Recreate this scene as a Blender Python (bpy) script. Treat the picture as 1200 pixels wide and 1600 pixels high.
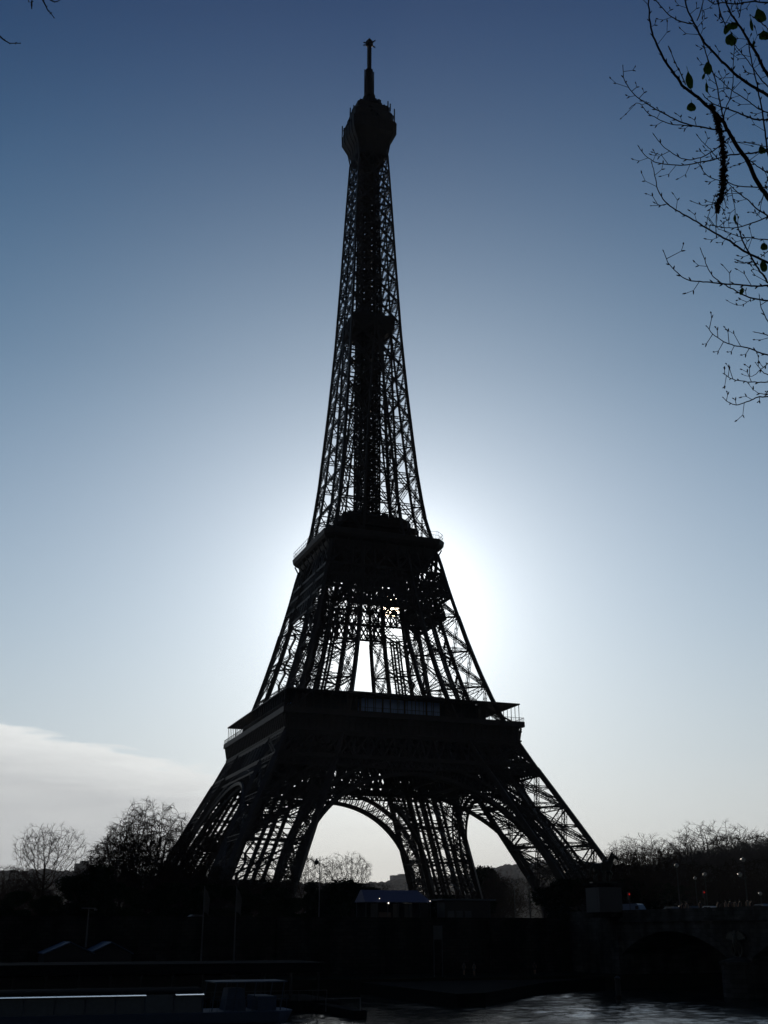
import bpy, math, random
from mathutils import Vector, Matrix, Quaternion
R = math.radians
for o in list(bpy.data.objects): bpy.data.objects.remove(o)
SC = bpy.context.scene
COL = SC.collection
# ---------------------------------------------------------------- camera
CAM = Vector((-115.09, -325.67, 2.0)); YAW = .355855; PIT = .353012; FPX = 1774.5
cd = bpy.data.cameras.new('camera'); cam = bpy.data.objects.new('camera', cd); COL.objects.link(cam)
cam.location = CAM; cam.rotation_euler = (math.pi/2+PIT, 0, -YAW)
cd.sensor_fit = 'HORIZONTAL'; cd.sensor_width = 36; cd.lens = 36*FPX/1200; cd.clip_start = .1; cd.clip_end = 20000
SC.camera = cam
# ---------------------------------------------------------------- light
SUN_EL, SUN_AZ = 15.46, 20.70                                   # degrees; azimuth from +Y towards +X
sd = Vector((math.sin(R(SUN_AZ))*math.cos(R(SUN_EL)), math.cos(R(SUN_AZ))*math.cos(R(SUN_EL)), math.sin(R(SUN_EL))))
sl = bpy.data.lights.new('sun', 'SUN'); sl.energy = 3.0; sl.angle = R(.5); sl.color = (1, .9, .76)
so = bpy.data.objects.new('sun', sl); COL.objects.link(so); so.rotation_euler = sd.to_track_quat('Z', 'Y').to_euler()
W = bpy.data.worlds.new('World'); SC.world = W; W.use_nodes = True
def build_world():
    nt = W.node_tree; nt.nodes.clear(); N = nt.nodes.new; L = nt.links.new
    def math_(op, a, b=None, c=None, clamp=False):
        n = N('ShaderNodeMath'); n.operation = op; n.use_clamp = clamp
        for i, v in enumerate((a, b, c)):
            if v is None: continue
            if isinstance(v, (int, float)): n.inputs[i].default_value = v
            else: L(v, n.inputs[i])
        return n.outputs[0]
    def mixc(f, a, b, mode='MIX'):
        n = N('ShaderNodeMix'); n.data_type = 'RGBA'; n.blend_type = mode; n.clamp_result = False
        for s, v in ((n.inputs[0], f), (n.inputs[6], a), (n.inputs[7], b)):
            if isinstance(v, (int, float)): s.default_value = v
            elif isinstance(v, tuple): s.default_value = v+(1,)
            else: L(v, s)
        return n.outputs[2]
    out = N('ShaderNodeOutputWorld'); bg = N('ShaderNodeBackground'); L(bg.outputs[0], out.inputs[0])
    sky = N('ShaderNodeTexSky'); sky.sky_type = 'NISHITA'; sky.sun_disc = False
    sky.sun_elevation = R(SUN_EL); sky.sun_rotation = R(SUN_AZ); sky.air_density = 1.0; sky.dust_density = 1.6; sky.ozone_density = 2.0; sky.altitude = 50
    tc = N('ShaderNodeTexCoord'); nm = N('ShaderNodeVectorMath'); nm.operation = 'NORMALIZE'; L(tc.outputs['Generated'], nm.inputs[0])
    D = nm.outputs[0]
    dp = N('ShaderNodeVectorMath'); dp.operation = 'DOT_PRODUCT'; L(D, dp.inputs[0]); dp.inputs[1].default_value = sd
    ang = math_('ARCCOSINE', math_('MINIMUM', dp.outputs['Value'], .9999999))
    sep = N('ShaderNodeSeparateXYZ'); L(D, sep.inputs[0])
    el = math_('ARCSINE', sep.outputs[2]); az = math_('ARCTAN2', sep.outputs[0], sep.outputs[1])
    # clear air: the measured fall-off from the pale horizon to the deep winter blue overhead, on top of the physical sky
    rp = N('ShaderNodeValToRGB'); L(math_('DIVIDE', math_('MAXIMUM', el, 0.0), R(60)), rp.inputs[0])
    cr = rp.color_ramp; cr.interpolation = 'B_SPLINE'
    pts = SKYPTS
    cr.elements[0].position = pts[0][0]/60; cr.elements[0].color = pts[0][1]+(1,)
    cr.elements[1].position = pts[-1][0]/60; cr.elements[1].color = pts[-1][1]+(1,)
    for e, c in pts[1:-1]:
        k = cr.elements.new(e/60); k.color = c+(1,)
    # sky away from the sun, mostly out of view, dimmed to darken the lighting
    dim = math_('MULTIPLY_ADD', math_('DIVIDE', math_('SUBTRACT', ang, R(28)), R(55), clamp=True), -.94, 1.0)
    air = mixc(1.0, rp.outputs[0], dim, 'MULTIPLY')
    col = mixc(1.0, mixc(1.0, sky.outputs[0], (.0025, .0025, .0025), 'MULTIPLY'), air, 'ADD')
    # aureole: light scattered forward round the sun
    def gau(width, p=1.0):
        return math_('EXPONENT', math_('MULTIPLY', math_('POWER', math_('DIVIDE', ang, R(width)), p), -1.0))
    for wd, p, c in GLOW:
        n = N('ShaderNodeVectorMath'); n.operation = 'SCALE'; n.inputs[0].default_value = c; L(gau(wd, p), n.inputs[3])
        col = mixc(1.0, col, n.outputs[0], 'ADD')
    # low cloud bank to the left of the tower
    cv = N('ShaderNodeCombineXYZ'); L(math_('MULTIPLY', az, 9.0), cv.inputs[0]); L(math_('MULTIPLY', el, 60.0), cv.inputs[1])
    rot = N('ShaderNodeMapping'); L(cv.outputs[0], rot.inputs[0]); rot.inputs['Rotation'].default_value = (0, 0, R(14))
    n1 = N('ShaderNodeTexNoise'); L(rot.outputs[0], n1.inputs[0]); n1.inputs['Scale'].default_value = 1.5; n1.inputs['Detail'].default_value = 12; n1.inputs['Roughness'].default_value = .66; n1.inputs['Distortion'].default_value = .5
    # top edge slopes down to the right: el_top = a + b*az
    top = math_('MULTIPLY_ADD', az, -.20, R(9.75))
    nz = math_('MULTIPLY', math_('SUBTRACT', n1.outputs[0], .5), .040)
    dd = math_('ADD', math_('SUBTRACT', top, el), nz)
    cover = math_('DIVIDE', dd, .0065, clamp=True)
    fade = math_('MULTIPLY', math_('DIVIDE', math_('SUBTRACT', math_('ADD', R(13.8), math_('MULTIPLY', nz, 5.0)), az), R(3.0), clamp=True), 1.0, clamp=True)
    left = math_('DIVIDE', math_('ADD', az, R(35)), R(12), clamp=True)
    cover = math_('MULTIPLY', math_('MULTIPLY', cover, fade), left)
    edge = math_('MULTIPLY', math_('SUBTRACT', 1.0, math_('DIVIDE', dd, .045, clamp=True)), 1.0)
    ccol = mixc(edge, (.60, .615, .625), (.97, .985, .97))
    n2 = N('ShaderNodeTexNoise'); L(rot.outputs[0], n2.inputs[0]); n2.inputs['Scale'].default_value = 1.3; n2.inputs['Detail'].default_value = 10
    ccol = mixc(math_('MULTIPLY', math_('SUBTRACT', n2.outputs[0], .35), .9, clamp=True), ccol, (.80, .81, .80))
    col = mixc(math_('MULTIPLY', cover, .9), col, ccol)
    # thin streaks low over the horizon
    n3 = N('ShaderNodeTexNoise'); cv3 = N('ShaderNodeCombineXYZ'); L(math_('MULTIPLY', az, 3.0), cv3.inputs[0]); L(math_('MULTIPLY', el, 70.0), cv3.inputs[1]); L(cv3.outputs[0], n3.inputs[0]); n3.inputs['Scale'].default_value = 1.0; n3.inputs['Detail'].default_value = 5
    st = math_('MULTIPLY', math_('MULTIPLY', math_('SUBTRACT', n3.outputs[0], .56), 2.2, clamp=True), math_('SUBTRACT', 1.0, math_('DIVIDE', el, R(8), clamp=True)))
    col = mixc(st, col, (.80, .79, .76))
    # the sun's own face
    disc = math_('LESS_THAN', ang, R(.52))
    n = N('ShaderNodeVectorMath'); n.operation = 'SCALE'; n.inputs[0].default_value = (22, 17.5, 12); L(disc, n.inputs[3])
    col = mixc(1.0, col, n.outputs[0], 'ADD')
    L(col, bg.inputs[0]); bg.inputs[1].default_value = 1.0
# (elevation in degrees, linear colour)
SKYPTS = [(0, (.62, .63, .61)), (4, (.60, .63, .63)), (8, (.49, .57, .615)), (14, (.315, .43, .545)), (20.5, (.187, .29, .42)), (27, (.080, .177, .30)), (36, (.019, .080, .185)), (44.5, (.008, .037, .122)), (60, (.006, .028, .09))]
GLOW = [(3.1, 1.3, (1.5, 1.5, 1.44)), (11.5, 1.5, (.46, .455, .44)), (20.0, 2.0, (.095, .10, .10))]
build_world()
SC.view_settings.view_transform = 'Standard'; SC.view_settings.look = 'None'; SC.view_settings.gamma = 1; SC.view_settings.exposure = 0
SC.render.resolution_x = 768; SC.render.resolution_y = 1024
# ---------------------------------------------------------------- measuring helpers
_f = Vector((math.sin(YAW)*math.cos(PIT), math.cos(YAW)*math.cos(PIT), math.sin(PIT)))
_r = Vector((math.cos(YAW), -math.sin(YAW), 0)); _u = _r.cross(_f)
def ray(x, y): return _f+_r*((x-600)/FPX)-_u*((y-800)/FPX)
def hit(x, y, ax, v):
    d = ray(x, y); return CAM+d*((v-CAM[ax])/d[ax])
def at(x, y, t): return CAM+ray(x, y)*t
# ---------------------------------------------------------------- materials
def mat(name, col, rough=.7, metal=0, var=.25, scale=3, bump=0, spec=.5, col2=None, emit=None):
    m = bpy.data.materials.new(name); m.use_nodes = True; nt = m.node_tree; b = nt.nodes['Principled BSDF']
    b.inputs['Roughness'].default_value = rough; b.inputs['Metallic'].default_value = metal; b.inputs['Specular IOR Level'].default_value = spec
    n = nt.nodes.new('ShaderNodeTexNoise'); n.inputs['Scale'].default_value = scale; n.inputs['Detail'].default_value = 6
    tc = nt.nodes.new('ShaderNodeTexCoord'); nt.links.new(tc.outputs['Object'], n.inputs['Vector'])
    mx = nt.nodes.new('ShaderNodeMix'); mx.data_type = 'RGBA'
    c2 = col2 or tuple(c*(1+var) for c in col); c1 = col if col2 else tuple(c*(1-var) for c in col)
    mx.inputs[6].default_value = c1+(1,); mx.inputs[7].default_value = c2+(1,)
    nt.links.new(n.outputs[0], mx.inputs[0]); nt.links.new(mx.outputs[2], b.inputs['Base Color'])
    if bump:
        bp = nt.nodes.new('ShaderNodeBump'); bp.inputs['Strength'].default_value = bump; nt.links.new(n.outputs[0], bp.inputs['Height']); nt.links.new(bp.outputs[0], b.inputs['Normal'])
    if emit: b.inputs['Emission Color'].default_value = emit[0]+(1,); b.inputs['Emission Strength'].default_value = emit[1]
    return m
M = dict(
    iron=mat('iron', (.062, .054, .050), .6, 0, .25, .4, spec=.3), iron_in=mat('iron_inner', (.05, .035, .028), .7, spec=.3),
    glass=mat('sky_toned_glass', (.30, .48, .85), .2, 0, .1, spec=.8), dark=mat('dark_paint', (.02, .021, .024), .5),  # strong blue in the glass base stands in for reflected sky
    bark=mat('bark', (.035, .026, .02), .9, spec=0), twig=mat('twig', (.04, .028, .022), .9, spec=0), ever=mat('evergreen', (.016, .024, .01), .9, spec=0, var=.5),
    leaf=mat('leaf', (.12, .24, .04), .6, spec=.2, var=.4, scale=20), dead=mat('dead_leaf', (.045, .022, .012), .8, spec=.1, var=.4),
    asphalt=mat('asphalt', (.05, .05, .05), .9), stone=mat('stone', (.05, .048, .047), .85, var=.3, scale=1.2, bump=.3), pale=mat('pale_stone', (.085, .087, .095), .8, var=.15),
    white=mat('white_paint', (.7, .72, .74), .35, var=.05), canvas=mat('canvas', (.14, .16, .30), .7, var=.1), bluecar=mat('blue_paint', (.10, .16, .30), .3, var=.05), grey=mat('grey_paint', (.08, .088, .1), .3, var=.05),
    red=mat('red_lamp', (.5, .02, .02), .4, emit=((1, .03, .02), .3)), bulb=mat('lit_bulb', (.9, .85, .7), .4, emit=((1, .9, .75), 3.0)), hazetwig=mat('hazed_twig', (.10, .095, .10), .9, spec=0), bronze=mat('bronze', (.03, .035, .028), .5, .3),
    chrome=mat('bright_trim', (.92, .94, .96), .16, 1, .03), windowglass=mat('window_glass', (.05, .08, .12), .15, spec=.4), bridgestone=mat('bridge_stone', (.11, .112, .115), .85, var=.3, scale=1.2, bump=.3), matt=mat('matt_black', (.012, .013, .015), .95, spec=.02), mud=mat('wet_mud_stone', (.012, .012, .012), 1, spec=.02), rubber=mat('rubber', (.015, .015, .015), .9), cloth=mat('cloth', (.03, .03, .035), .9), cloth2=mat('cloth_pale', (.12, .115, .11), .9), skin=mat('skin', (.35, .22, .16), .6, var=.1),
    zinc=mat('zinc_roof', (.10, .12, .15), .45, var=.15), hull=mat('hull_paint', (.08, .12, .20), .6, spec=.1, var=.1), frame=mat('frame_paint', (.07, .10, .15), .6, spec=.1, var=.1), lampglass=mat('lamp_glass', (.36, .37, .37), .4, var=.03), brick=mat('rose_wall', (.16, .12, .11), .9))
def add_courses(m, bw, bh, dark):
    nt = m.node_tree; N = nt.nodes.new; L = nt.links.new; b = nt.nodes['Principled BSDF']; tc = N('ShaderNodeTexCoord'); sp = N('ShaderNodeSeparateXYZ'); L(tc.outputs['Object'], sp.inputs[0])
    ad = N('ShaderNodeMath'); L(sp.outputs[0], ad.inputs[0]); L(sp.outputs[1], ad.inputs[1]); cb = N('ShaderNodeCombineXYZ'); L(ad.outputs[0], cb.inputs[0]); L(sp.outputs[2], cb.inputs[1])
    br = N('ShaderNodeTexBrick'); L(cb.outputs[0], br.inputs['Vector']); br.inputs['Scale'].default_value = 1; br.inputs['Brick Width'].default_value = bw; br.inputs['Row Height'].default_value = bh; br.inputs['Mortar Size'].default_value = .035
    br.inputs['Color1'].default_value = (1, 1, 1, 1); br.inputs['Color2'].default_value = (.6, .62, .62, 1); br.inputs['Mortar'].default_value = (dark,)*3+(1,)
    src = b.inputs['Base Color'].links[0].from_socket; mx = N('ShaderNodeMix'); mx.data_type = 'RGBA'; mx.blend_type = 'MULTIPLY'; mx.inputs[0].default_value = 1; L(src, mx.inputs[6]); L(br.outputs[0], mx.inputs[7])
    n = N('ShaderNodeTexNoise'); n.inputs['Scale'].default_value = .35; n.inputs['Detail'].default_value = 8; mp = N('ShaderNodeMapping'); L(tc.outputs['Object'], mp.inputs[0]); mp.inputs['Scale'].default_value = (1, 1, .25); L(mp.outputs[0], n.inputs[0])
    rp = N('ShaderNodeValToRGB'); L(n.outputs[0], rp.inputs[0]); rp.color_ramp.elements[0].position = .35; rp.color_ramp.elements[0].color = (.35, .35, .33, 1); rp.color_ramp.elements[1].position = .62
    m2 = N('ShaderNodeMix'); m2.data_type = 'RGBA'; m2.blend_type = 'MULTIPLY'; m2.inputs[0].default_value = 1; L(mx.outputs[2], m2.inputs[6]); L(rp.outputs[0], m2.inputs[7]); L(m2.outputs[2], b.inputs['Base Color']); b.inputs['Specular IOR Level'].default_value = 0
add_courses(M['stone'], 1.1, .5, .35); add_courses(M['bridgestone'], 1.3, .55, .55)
# ---------------------------------------------------------------- mesh builder
class MB:
    def __init__(s): s.v = []; s.f = []
    def quad(s, *p):
        i = len(s.v); s.v += [tuple(q) for q in p]; s.f.append(tuple(range(i, i+len(p))))
    def bar(s, a, b, w, h=None, cap=False, w2=None):
        a = Vector(a); b = Vector(b); d = b-a
        if d.length < 1e-5: return
        d.normalize(); h = h or w
        ref = Vector((0, 0, 1)) if abs(d.z) < .98 else Vector((1, 0, 0))
        x = d.cross(ref).normalized(); y = x.cross(d); k = (w2/w) if w2 else 1
        x = x*(w/2); y = y*(h/2); i = len(s.v)
        for p, q in ((a, 1), (b, k)):
            for sx, sy in ((-1, -1), (1, -1), (1, 1), (-1, 1)):
                c = p+x*(sx*q)+y*(sy*q); s.v.append((c.x, c.y, c.z))
        for j in range(4):
            n = (j+1) % 4; s.f.append((i+j, i+n, i+4+n, i+4+j))
        if cap: s.f.append((i+3, i+2, i+1, i)); s.f.append((i+4, i+5, i+6, i+7))
    def box(s, x0, x1, y0, y1, z0, z1):
        i = len(s.v)
        s.v += [(x, y, z) for z in (z0, z1) for x, y in ((x0, y0), (x1, y0), (x1, y1), (x0, y1))]
        s.f += [(i+3, i+2, i+1, i), (i+4, i+5, i+6, i+7)]+[(i+j, i+(j+1) % 4, i+4+(j+1) % 4, i+4+j) for j in range(4)]
    def loft(s, rings, closed=True, capA=True, capB=True):
        i = len(s.v); n = len(rings[0])
        for r in rings: s.v += [tuple(p) for p in r]
        for k in range(len(rings)-1):
            for j in range(n if closed else n-1):
                m = (j+1) % n; s.f.append((i+k*n+j, i+k*n+m, i+(k+1)*n+m, i+(k+1)*n+j))
        if capA: s.f.append(tuple(i+j for j in reversed(range(n))))
        if capB: s.f.append(tuple(i+(len(rings)-1)*n+j for j in range(n)))
    def tube(s, pts, rad, n=4, cap=False):
        rings = []; pts = [Vector(p) for p in pts]; px = None
        for k, p in enumerate(pts):
            d = (pts[min(k+1, len(pts)-1)]-pts[max(k-1, 0)]).normalized()
            if px is None: px = d.cross(Vector((0, 0, 1)) if abs(d.z) < .95 else Vector((1, 0, 0))).normalized()
            else:
                px = px-d*px.dot(d)
                px = px.normalized() if px.length > 1e-6 else d.orthogonal().normalized()
            y = d.cross(px); r = rad[k] if isinstance(rad, (list, tuple)) else rad
            rings.append([p+(px*math.cos(t)+y*math.sin(t))*r for t in [2*math.pi*j/n for j in range(n)]])
        s.loft(rings, True, cap, cap)
    def lathe(s, prof, c=(0, 0, 0), n=12):
        s.loft([[(c[0]+r*math.cos(2*math.pi*j/n), c[1]+r*math.sin(2*math.pi*j/n), c[2]+z) for j in range(n)] for r, z in prof])
    def girder(s, a, b, wd, nrm, seg, t=.12, c=.16, depth=.5):
        """lattice box girder in the plane normal to nrm: width wd, depth along nrm"""
        a = Vector(a); b = Vector(b); d = (b-a); Ln = d.length; d.normalize(); nrm = (Vector(nrm)-d*Vector(nrm).dot(d)).normalized(); sd_ = d.cross(nrm)*(wd/2)
        nd = nrm*(depth/2); n = max(2, int(Ln/seg))
        for q in (-1, 1):
            for e in (-1, 1): s.bar(a+sd_*q+nd*e, b+sd_*q+nd*e, c)
        for k in range(n):
            p0 = a+d*(Ln*k/n); p1 = a+d*(Ln*(k+1)/n); q = 1 if k % 2 else -1
            for e in (-1, 1): s.bar(p0+sd_*q*e+nd*e, p1-sd_*q*e+nd*e, t)
            s.bar(p0+sd_+nd*q, p1+sd_-nd*q, t*.8); s.bar(p0-sd_+nd*q, p1-sd_-nd*q, t*.8)
    def build(s, name, m, parent=None, smooth=False, loc=None):
        me = bpy.data.meshes.new(name); me.from_pydata(s.v, [], s.f); me.materials.append(m if not isinstance(m, str) else M[m])
        if smooth: me.polygons.foreach_set('use_smooth', [True]*len(me.polygons))
        me.update(); o = bpy.data.objects.new(name, me); COL.objects.link(o)
        if parent: o.parent = parent
        if loc is not None: o.location = loc
        return o
def tag(o, label, cat, group=None, kind=None):
    if label: o['label'] = label
    if cat: o['category'] = cat
    if group: o['group'] = group
    if kind: o['kind'] = kind
    return o
def empty(name, loc=(0, 0, 0), rz=0, label=None, cat=None, group=None):
    o = bpy.data.objects.new(name, None); COL.objects.link(o); o.location = loc; o.rotation_euler = (0, 0, rz); o.empty_display_size = .1
    tag(o, label, cat, group); return o
def copy_tree(o, parent=None):
    c = o.copy(); COL.objects.link(c); c.parent = parent
    for ch in list(o.children): copy_tree(ch, c)
    return c
def place(proto, used, loc, rz, label, sc=1.0, group=None):
    o = proto if not used else copy_tree(proto)
    o.location = loc; o.rotation_euler = (0, 0, rz); o.scale = (sc,)*3 if not isinstance(sc, tuple) else sc; o['label'] = label
    if group: o['group'] = group
    return o
# ---------------------------------------------------------------- setting: ground, water, hills
rnd = random.Random(4)
QY = -150.5                                                    # face of the upper quay wall
def ridge(a):                                                  # height angle of the far hills by azimuth (degrees)
    pts = [(-60, 1.6), (-5, 2.0), (4, 2.5), (15, 2.05), (19, 1.95), (21.5, 2.2), (24, 2.35), (26.5, 2.9), (28.5, 3.1), (31, 2.9), (34, 2.8), (38, 3.0), (60, 2.4), (100, 1.8)]
    for (x0, y0), (x1, y1) in zip(pts, pts[1:]):
        if x0 <= a <= x1: return y0+(y1-y0)*(a-x0)/(x1-x0)
    return 1.5
def make_ground():
    b = MB(); rows = [(-6000, 2), (-400, .4), (-322, .4), (-321.9, -9), (-168.2, -9), (-168, -4.2), (QY-.1, -4.2), (QY, 2.9), (-110, 2.9), (-80, .3), (500, .3), (900, 2)]
    xs = [-6000, -2500]+list(range(-1200, 1201, 100))+[2500, 6000]
    def h(x, y):
        for (y0, z0), (y1, z1) in zip(rows, rows[1:]):
            if y0 <= y <= y1: return z0+(z1-z0)*(y-y0)/(y1-y0)
        return 2
    grid = [[(x, y, h(x, y)) for x in xs] for y, z in rows]
    # hills: polar fan beyond 900 m joined on
    fx = [-6000, -4200, -2500]+[-1800+60*i for i in range(0, 75)]+[3300, 4500, 6000]
    i0 = len(b.v)
    for g in grid: b.v += g
    n = len(xs)
    for r in range(len(rows)-1):
        for c in range(n-1): b.f.append((i0+r*n+c, i0+r*n+c+1, i0+(r+1)*n+c+1, i0+(r+1)*n+c))
    i1 = len(b.v); yy = [900, 1200, 1600, 2000, 2400, 2700, 2900, 3100, 3400, 4200, 7000]; m = len(fx)
    for y in yy:
        for x in fx:
            a = math.degrees(math.atan2(x-CAM.x, y-CAM.y)); pk = (math.hypot(x-CAM.x, 2900-CAM.y))*math.tan(R(ridge(a)))
            s_ = max(0, min(1, (y-900)/2000)); s_ = s_*s_*(3-2*s_)
            if y > 3100: s_ *= max(.5, 1-(y-3100)/4000)
            z = 2+pk*s_*.96+(rnd.uniform(-2.5, 2.5) if 1200 <= y < 3400 else 0)
            b.v.append((x, y, z))
    for r in range(len(yy)-1):
        for c in range(m-1): b.f.append((i1+r*m+c, i1+r*m+c+1, i1+(r+1)*m+c+1, i1+(r+1)*m+c))
    m_ = mat('ground_mix', (.03, .028, .024), .95, scale=.06, col2=(.018, .021, .012), spec=0)
    tag(b.build('ground', m_), None, None, kind='structure')
make_ground()
def make_water():
    m = bpy.data.materials.new('river_water'); m.use_nodes = True; nt = m.node_tree; b = nt.nodes['Principled BSDF']; N = nt.nodes.new; L = nt.links.new
    b.inputs['Base Color'].default_value = (.012, .018, .02, 1); b.inputs['Roughness'].default_value = .08; b.inputs['IOR'].default_value = 1.33
    tc = N('ShaderNodeTexCoord'); mp = N('ShaderNodeMapping'); L(tc.outputs['Object'], mp.inputs[0]); mp.inputs['Rotation'].default_value = (0, 0, .3); mp.inputs['Scale'].default_value = (1, 1.7, 1)
    n = N('ShaderNodeTexNoise'); L(mp.outputs[0], n.inputs[0]); n.inputs['Scale'].default_value = 2.2; n.inputs['Detail'].default_value = 4; n.inputs['Roughness'].default_value = .62
    n2 = N('ShaderNodeTexNoise'); L(mp.outputs[0], n2.inputs[0]); n2.inputs['Scale'].default_value = .09; n2.inputs['Detail'].default_value = 3
    a = N('ShaderNodeMath'); a.operation = 'MULTIPLY_ADD'; L(n2.outputs[0], a.inputs[0]); a.inputs[1].default_value = 2.0; L(n.outputs[0], a.inputs[2])
    bp = N('ShaderNodeBump'); bp.inputs['Strength'].default_value = .8; bp.inputs['Distance'].default_value = .045; L(a.outputs[0], bp.inputs['Height']); L(bp.outputs[0], b.inputs['Normal'])
    from mathutils import noise
    X0, X1, Y0, Y1 = -130.0, 20.0, -240.0, -168.1; st = .42; nx = int((X1-X0)/st); ny = int((Y1-Y0)/st); q = MB()
    for jy in range(ny+1):
        for ix in range(nx+1):
            x = X0+(X1-X0)*ix/nx; y = Y0+(Y1-Y0)*jy/ny; e = min(1, ix/8, (nx-ix)/8, jy/8, (ny-jy)/8+.3)
            g = .55+1.1*max(0, noise.noise((x*.05+5, y*.09, 2.2))+.35); z = (noise.noise((x*.45+3, y*.62, 1.3))*.115+noise.noise((x*.95, y*1.3+9, 4.3))*.08)*g+noise.noise((x*.12, y*.16, 7))*.08
            q.v.append((x, y, -6+z*e))
    for jy in range(ny):
        for ix in range(nx): a_ = jy*(nx+1)+ix; q.f.append((a_, a_+1, a_+nx+2, a_+nx+1))
    q.quad((-6000, -321.9, -6), (6000, -321.9, -6), (6000, Y0, -6), (-6000, Y0, -6)); q.quad((-6000, Y0, -6), (X0, Y0, -6), (X0, Y1, -6), (-6000, Y1, -6)); q.quad((X1, Y0, -6), (6000, Y0, -6), (6000, Y1, -6), (X1, Y1, -6))
    tag(q.build('river', m, smooth=True), None, None, kind='structure')
make_water()
# ---------------------------------------------------------------- the iron tower
def lerp_tab(t, z):
    if z <= t[0][0]: return t[0][1]
    for (a, x), (b, y) in zip(t, t[1:]):
        if z <= b: return x+(y-x)*(z-a)/(b-a)
    return t[-1][1]
WT = [(0, 59.7), (20, 49.85), (37.4, 41.15), (45, 37.3), (52, 34.0), (57.6, 31.4), (65.5, 28.6), (74, 26.0), (83.4, 23.5), (93, 21.2), (100, 19.6), (108, 18.0), (115.7, 16.2), (123, 14.5), (130, 13.6), (140, 12.5), (155, 11.3), (168, 10.3), (180, 9.5), (192, 8.75), (205, 8.15), (218, 7.55), (231, 7.0), (245, 6.4), (258, 5.8), (268, 5.3), (277, 5.0)]
TT = [(0, 17.6), (57.6, 15.5), (58, 15.0), (93, 12.2), (115.7, 9.8)]
def Wd(z): return lerp_tab(WT, z)
def Id(z): return Wd(z)-lerp_tab(TT, z)
T = empty('eiffel_tower', (0, 0, 0), 0, 'dark wrought iron lattice tower with three platforms and a mast, rising against the sun', 'tower')
T.name = 'lattice_tower'
def X_panel(b, p00, p10, p01, p11, nrm, wd, seg, horiz=True, t=.12, c=.17, depth=.5):
    b.girder(p00, p11, wd, nrm, seg, t, c, depth); b.girder(p10, p01, wd, nrm, seg, t, c, depth)
    if horiz: b.girder(p01, p11, wd, nrm, seg, t, c, depth)
def leg_lattice(sx, sy, levels, cw, gw, seg, depth=.6, inside=True, t=.12, c=.17, mids=True, rail=.34, tracks=((-2.6, -.3), (-.6, -2.2), (2.0, .6), (.4, 2.4), (4.6, -4.4), (-4.6, 4.4))):
    b = MB()
    def P(kx, ky, z):
        w, i = Wd(z), Id(z); return Vector((sx*(w if kx else i), sy*(w if ky else i), z))
    zs = []
    for z0, z1 in zip(levels, levels[1:]): zs += [z0+(z1-z0)*k/3 for k in range(3)]
    zs.append(levels[-1])
    for kx in (0, 1):
        for ky in (0, 1):
            for z0, z1 in zip(zs, zs[1:]): b.bar(P(kx, ky, z0), P(kx, ky, z1), cw)
    faces = [((0, 1), (1, 1), (0, sy, .35)), ((1, 0), (1, 1), (sx, 0, .35)), ((0, 0), (1, 0), (0, -sy, 0)), ((0, 0), (0, 1), (-sx, 0, 0))]
    for z0, z1 in zip(levels, levels[1:]):
        for fa, fb, nr in faces:
            X_panel(b, P(*fa, z0), P(*fb, z0), P(*fa, z1), P(*fb, z1), nr, gw, seg, True, t, c, depth)
            if mids:
                zm = (z0+z1)/2; b.girder(P(*fa, zm), P(*fb, zm), gw*.4, nr, seg*1.4, t*.7, c*.6, depth*.4)
        # horizontal diaphragm
        b.bar(P(0, 0, z1), P(1, 1, z1), .45); b.bar(P(1, 0, z1), P(0, 1, z1), .45)
    if inside:                                   # stair flights and lift track inside the leg
        z0, z1 = levels[0], levels[-1]
        def Cc(z, ox=0, oy=0):
            m = (Wd(z)+Id(z))/2; return Vector((sx*(m+ox), sy*(m+oy), z))
        n = int((z1-z0)/1.1)
        for ox, oy in tracks:
            for k in range(n):
                b.bar(Cc(z0+(z1-z0)*k/n, ox, oy), Cc(z0+(z1-z0)*(k+1)/n, ox, oy), rail)
        for k in range(n):
            za = z0+(z1-z0)*k/n; b.bar(Cc(za, -2.6, -.3), Cc(za, -.6, -2.2), .16); b.bar(Cc(za, 2, .6), Cc(za, .4, 2.4), .16)
            if k % 2 and mids: b.bar(Cc(za, -2.6, -.3), Cc(za, .4, 2.4), .14)
        m = int((z1-z0)/2.6)
        for k in range(m):
            za = z0+(z1-z0)*k/m; zb = z0+(z1-z0)*(k+1)/m; q = 2.0 if k % 2 else -2.0
            b.bar(Cc(za, 3.4, -q-2), Cc(zb, 3.4, q-2), .7, .12); b.bar(Cc(za, 3.4, -q-2)+Vector((0, 0, 1)), Cc(zb, 3.4, q-2)+Vector((0, 0, 1)), .06)
    return b
def inner_curve(b, sx, sy):          # curved inner edge of a leg, following the barrel of the arches
    pv = None
    for j in range(0, 23):
        a = R(2+j*66/22); c = 37.9*math.cos(a); z = 3.6+37.9*math.sin(a)
        p = Vector((sx*c, sy*c, z)); i = Id(z); q1 = Vector((sx*i, sy*i, z))
        if pv: b.bar(pv[0], p, 1.15, 1.1)
        if (p-q1).length > 1: b.bar(p, q1, .3)
        if pv and (p-pv[1]).length > 1 and z > 20: b.bar(p, pv[1], .22)
        for w in ((sx*Wd(z), sy*c), (sx*c, sy*Wd(z))):
            o = Vector((w[0], w[1], z))
            if j % 2 == 0: b.bar(p, o, .25)
            if pv and j % 4 == 2: b.bar(pv[0], o, .2)
        pv = (p, q1)
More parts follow.
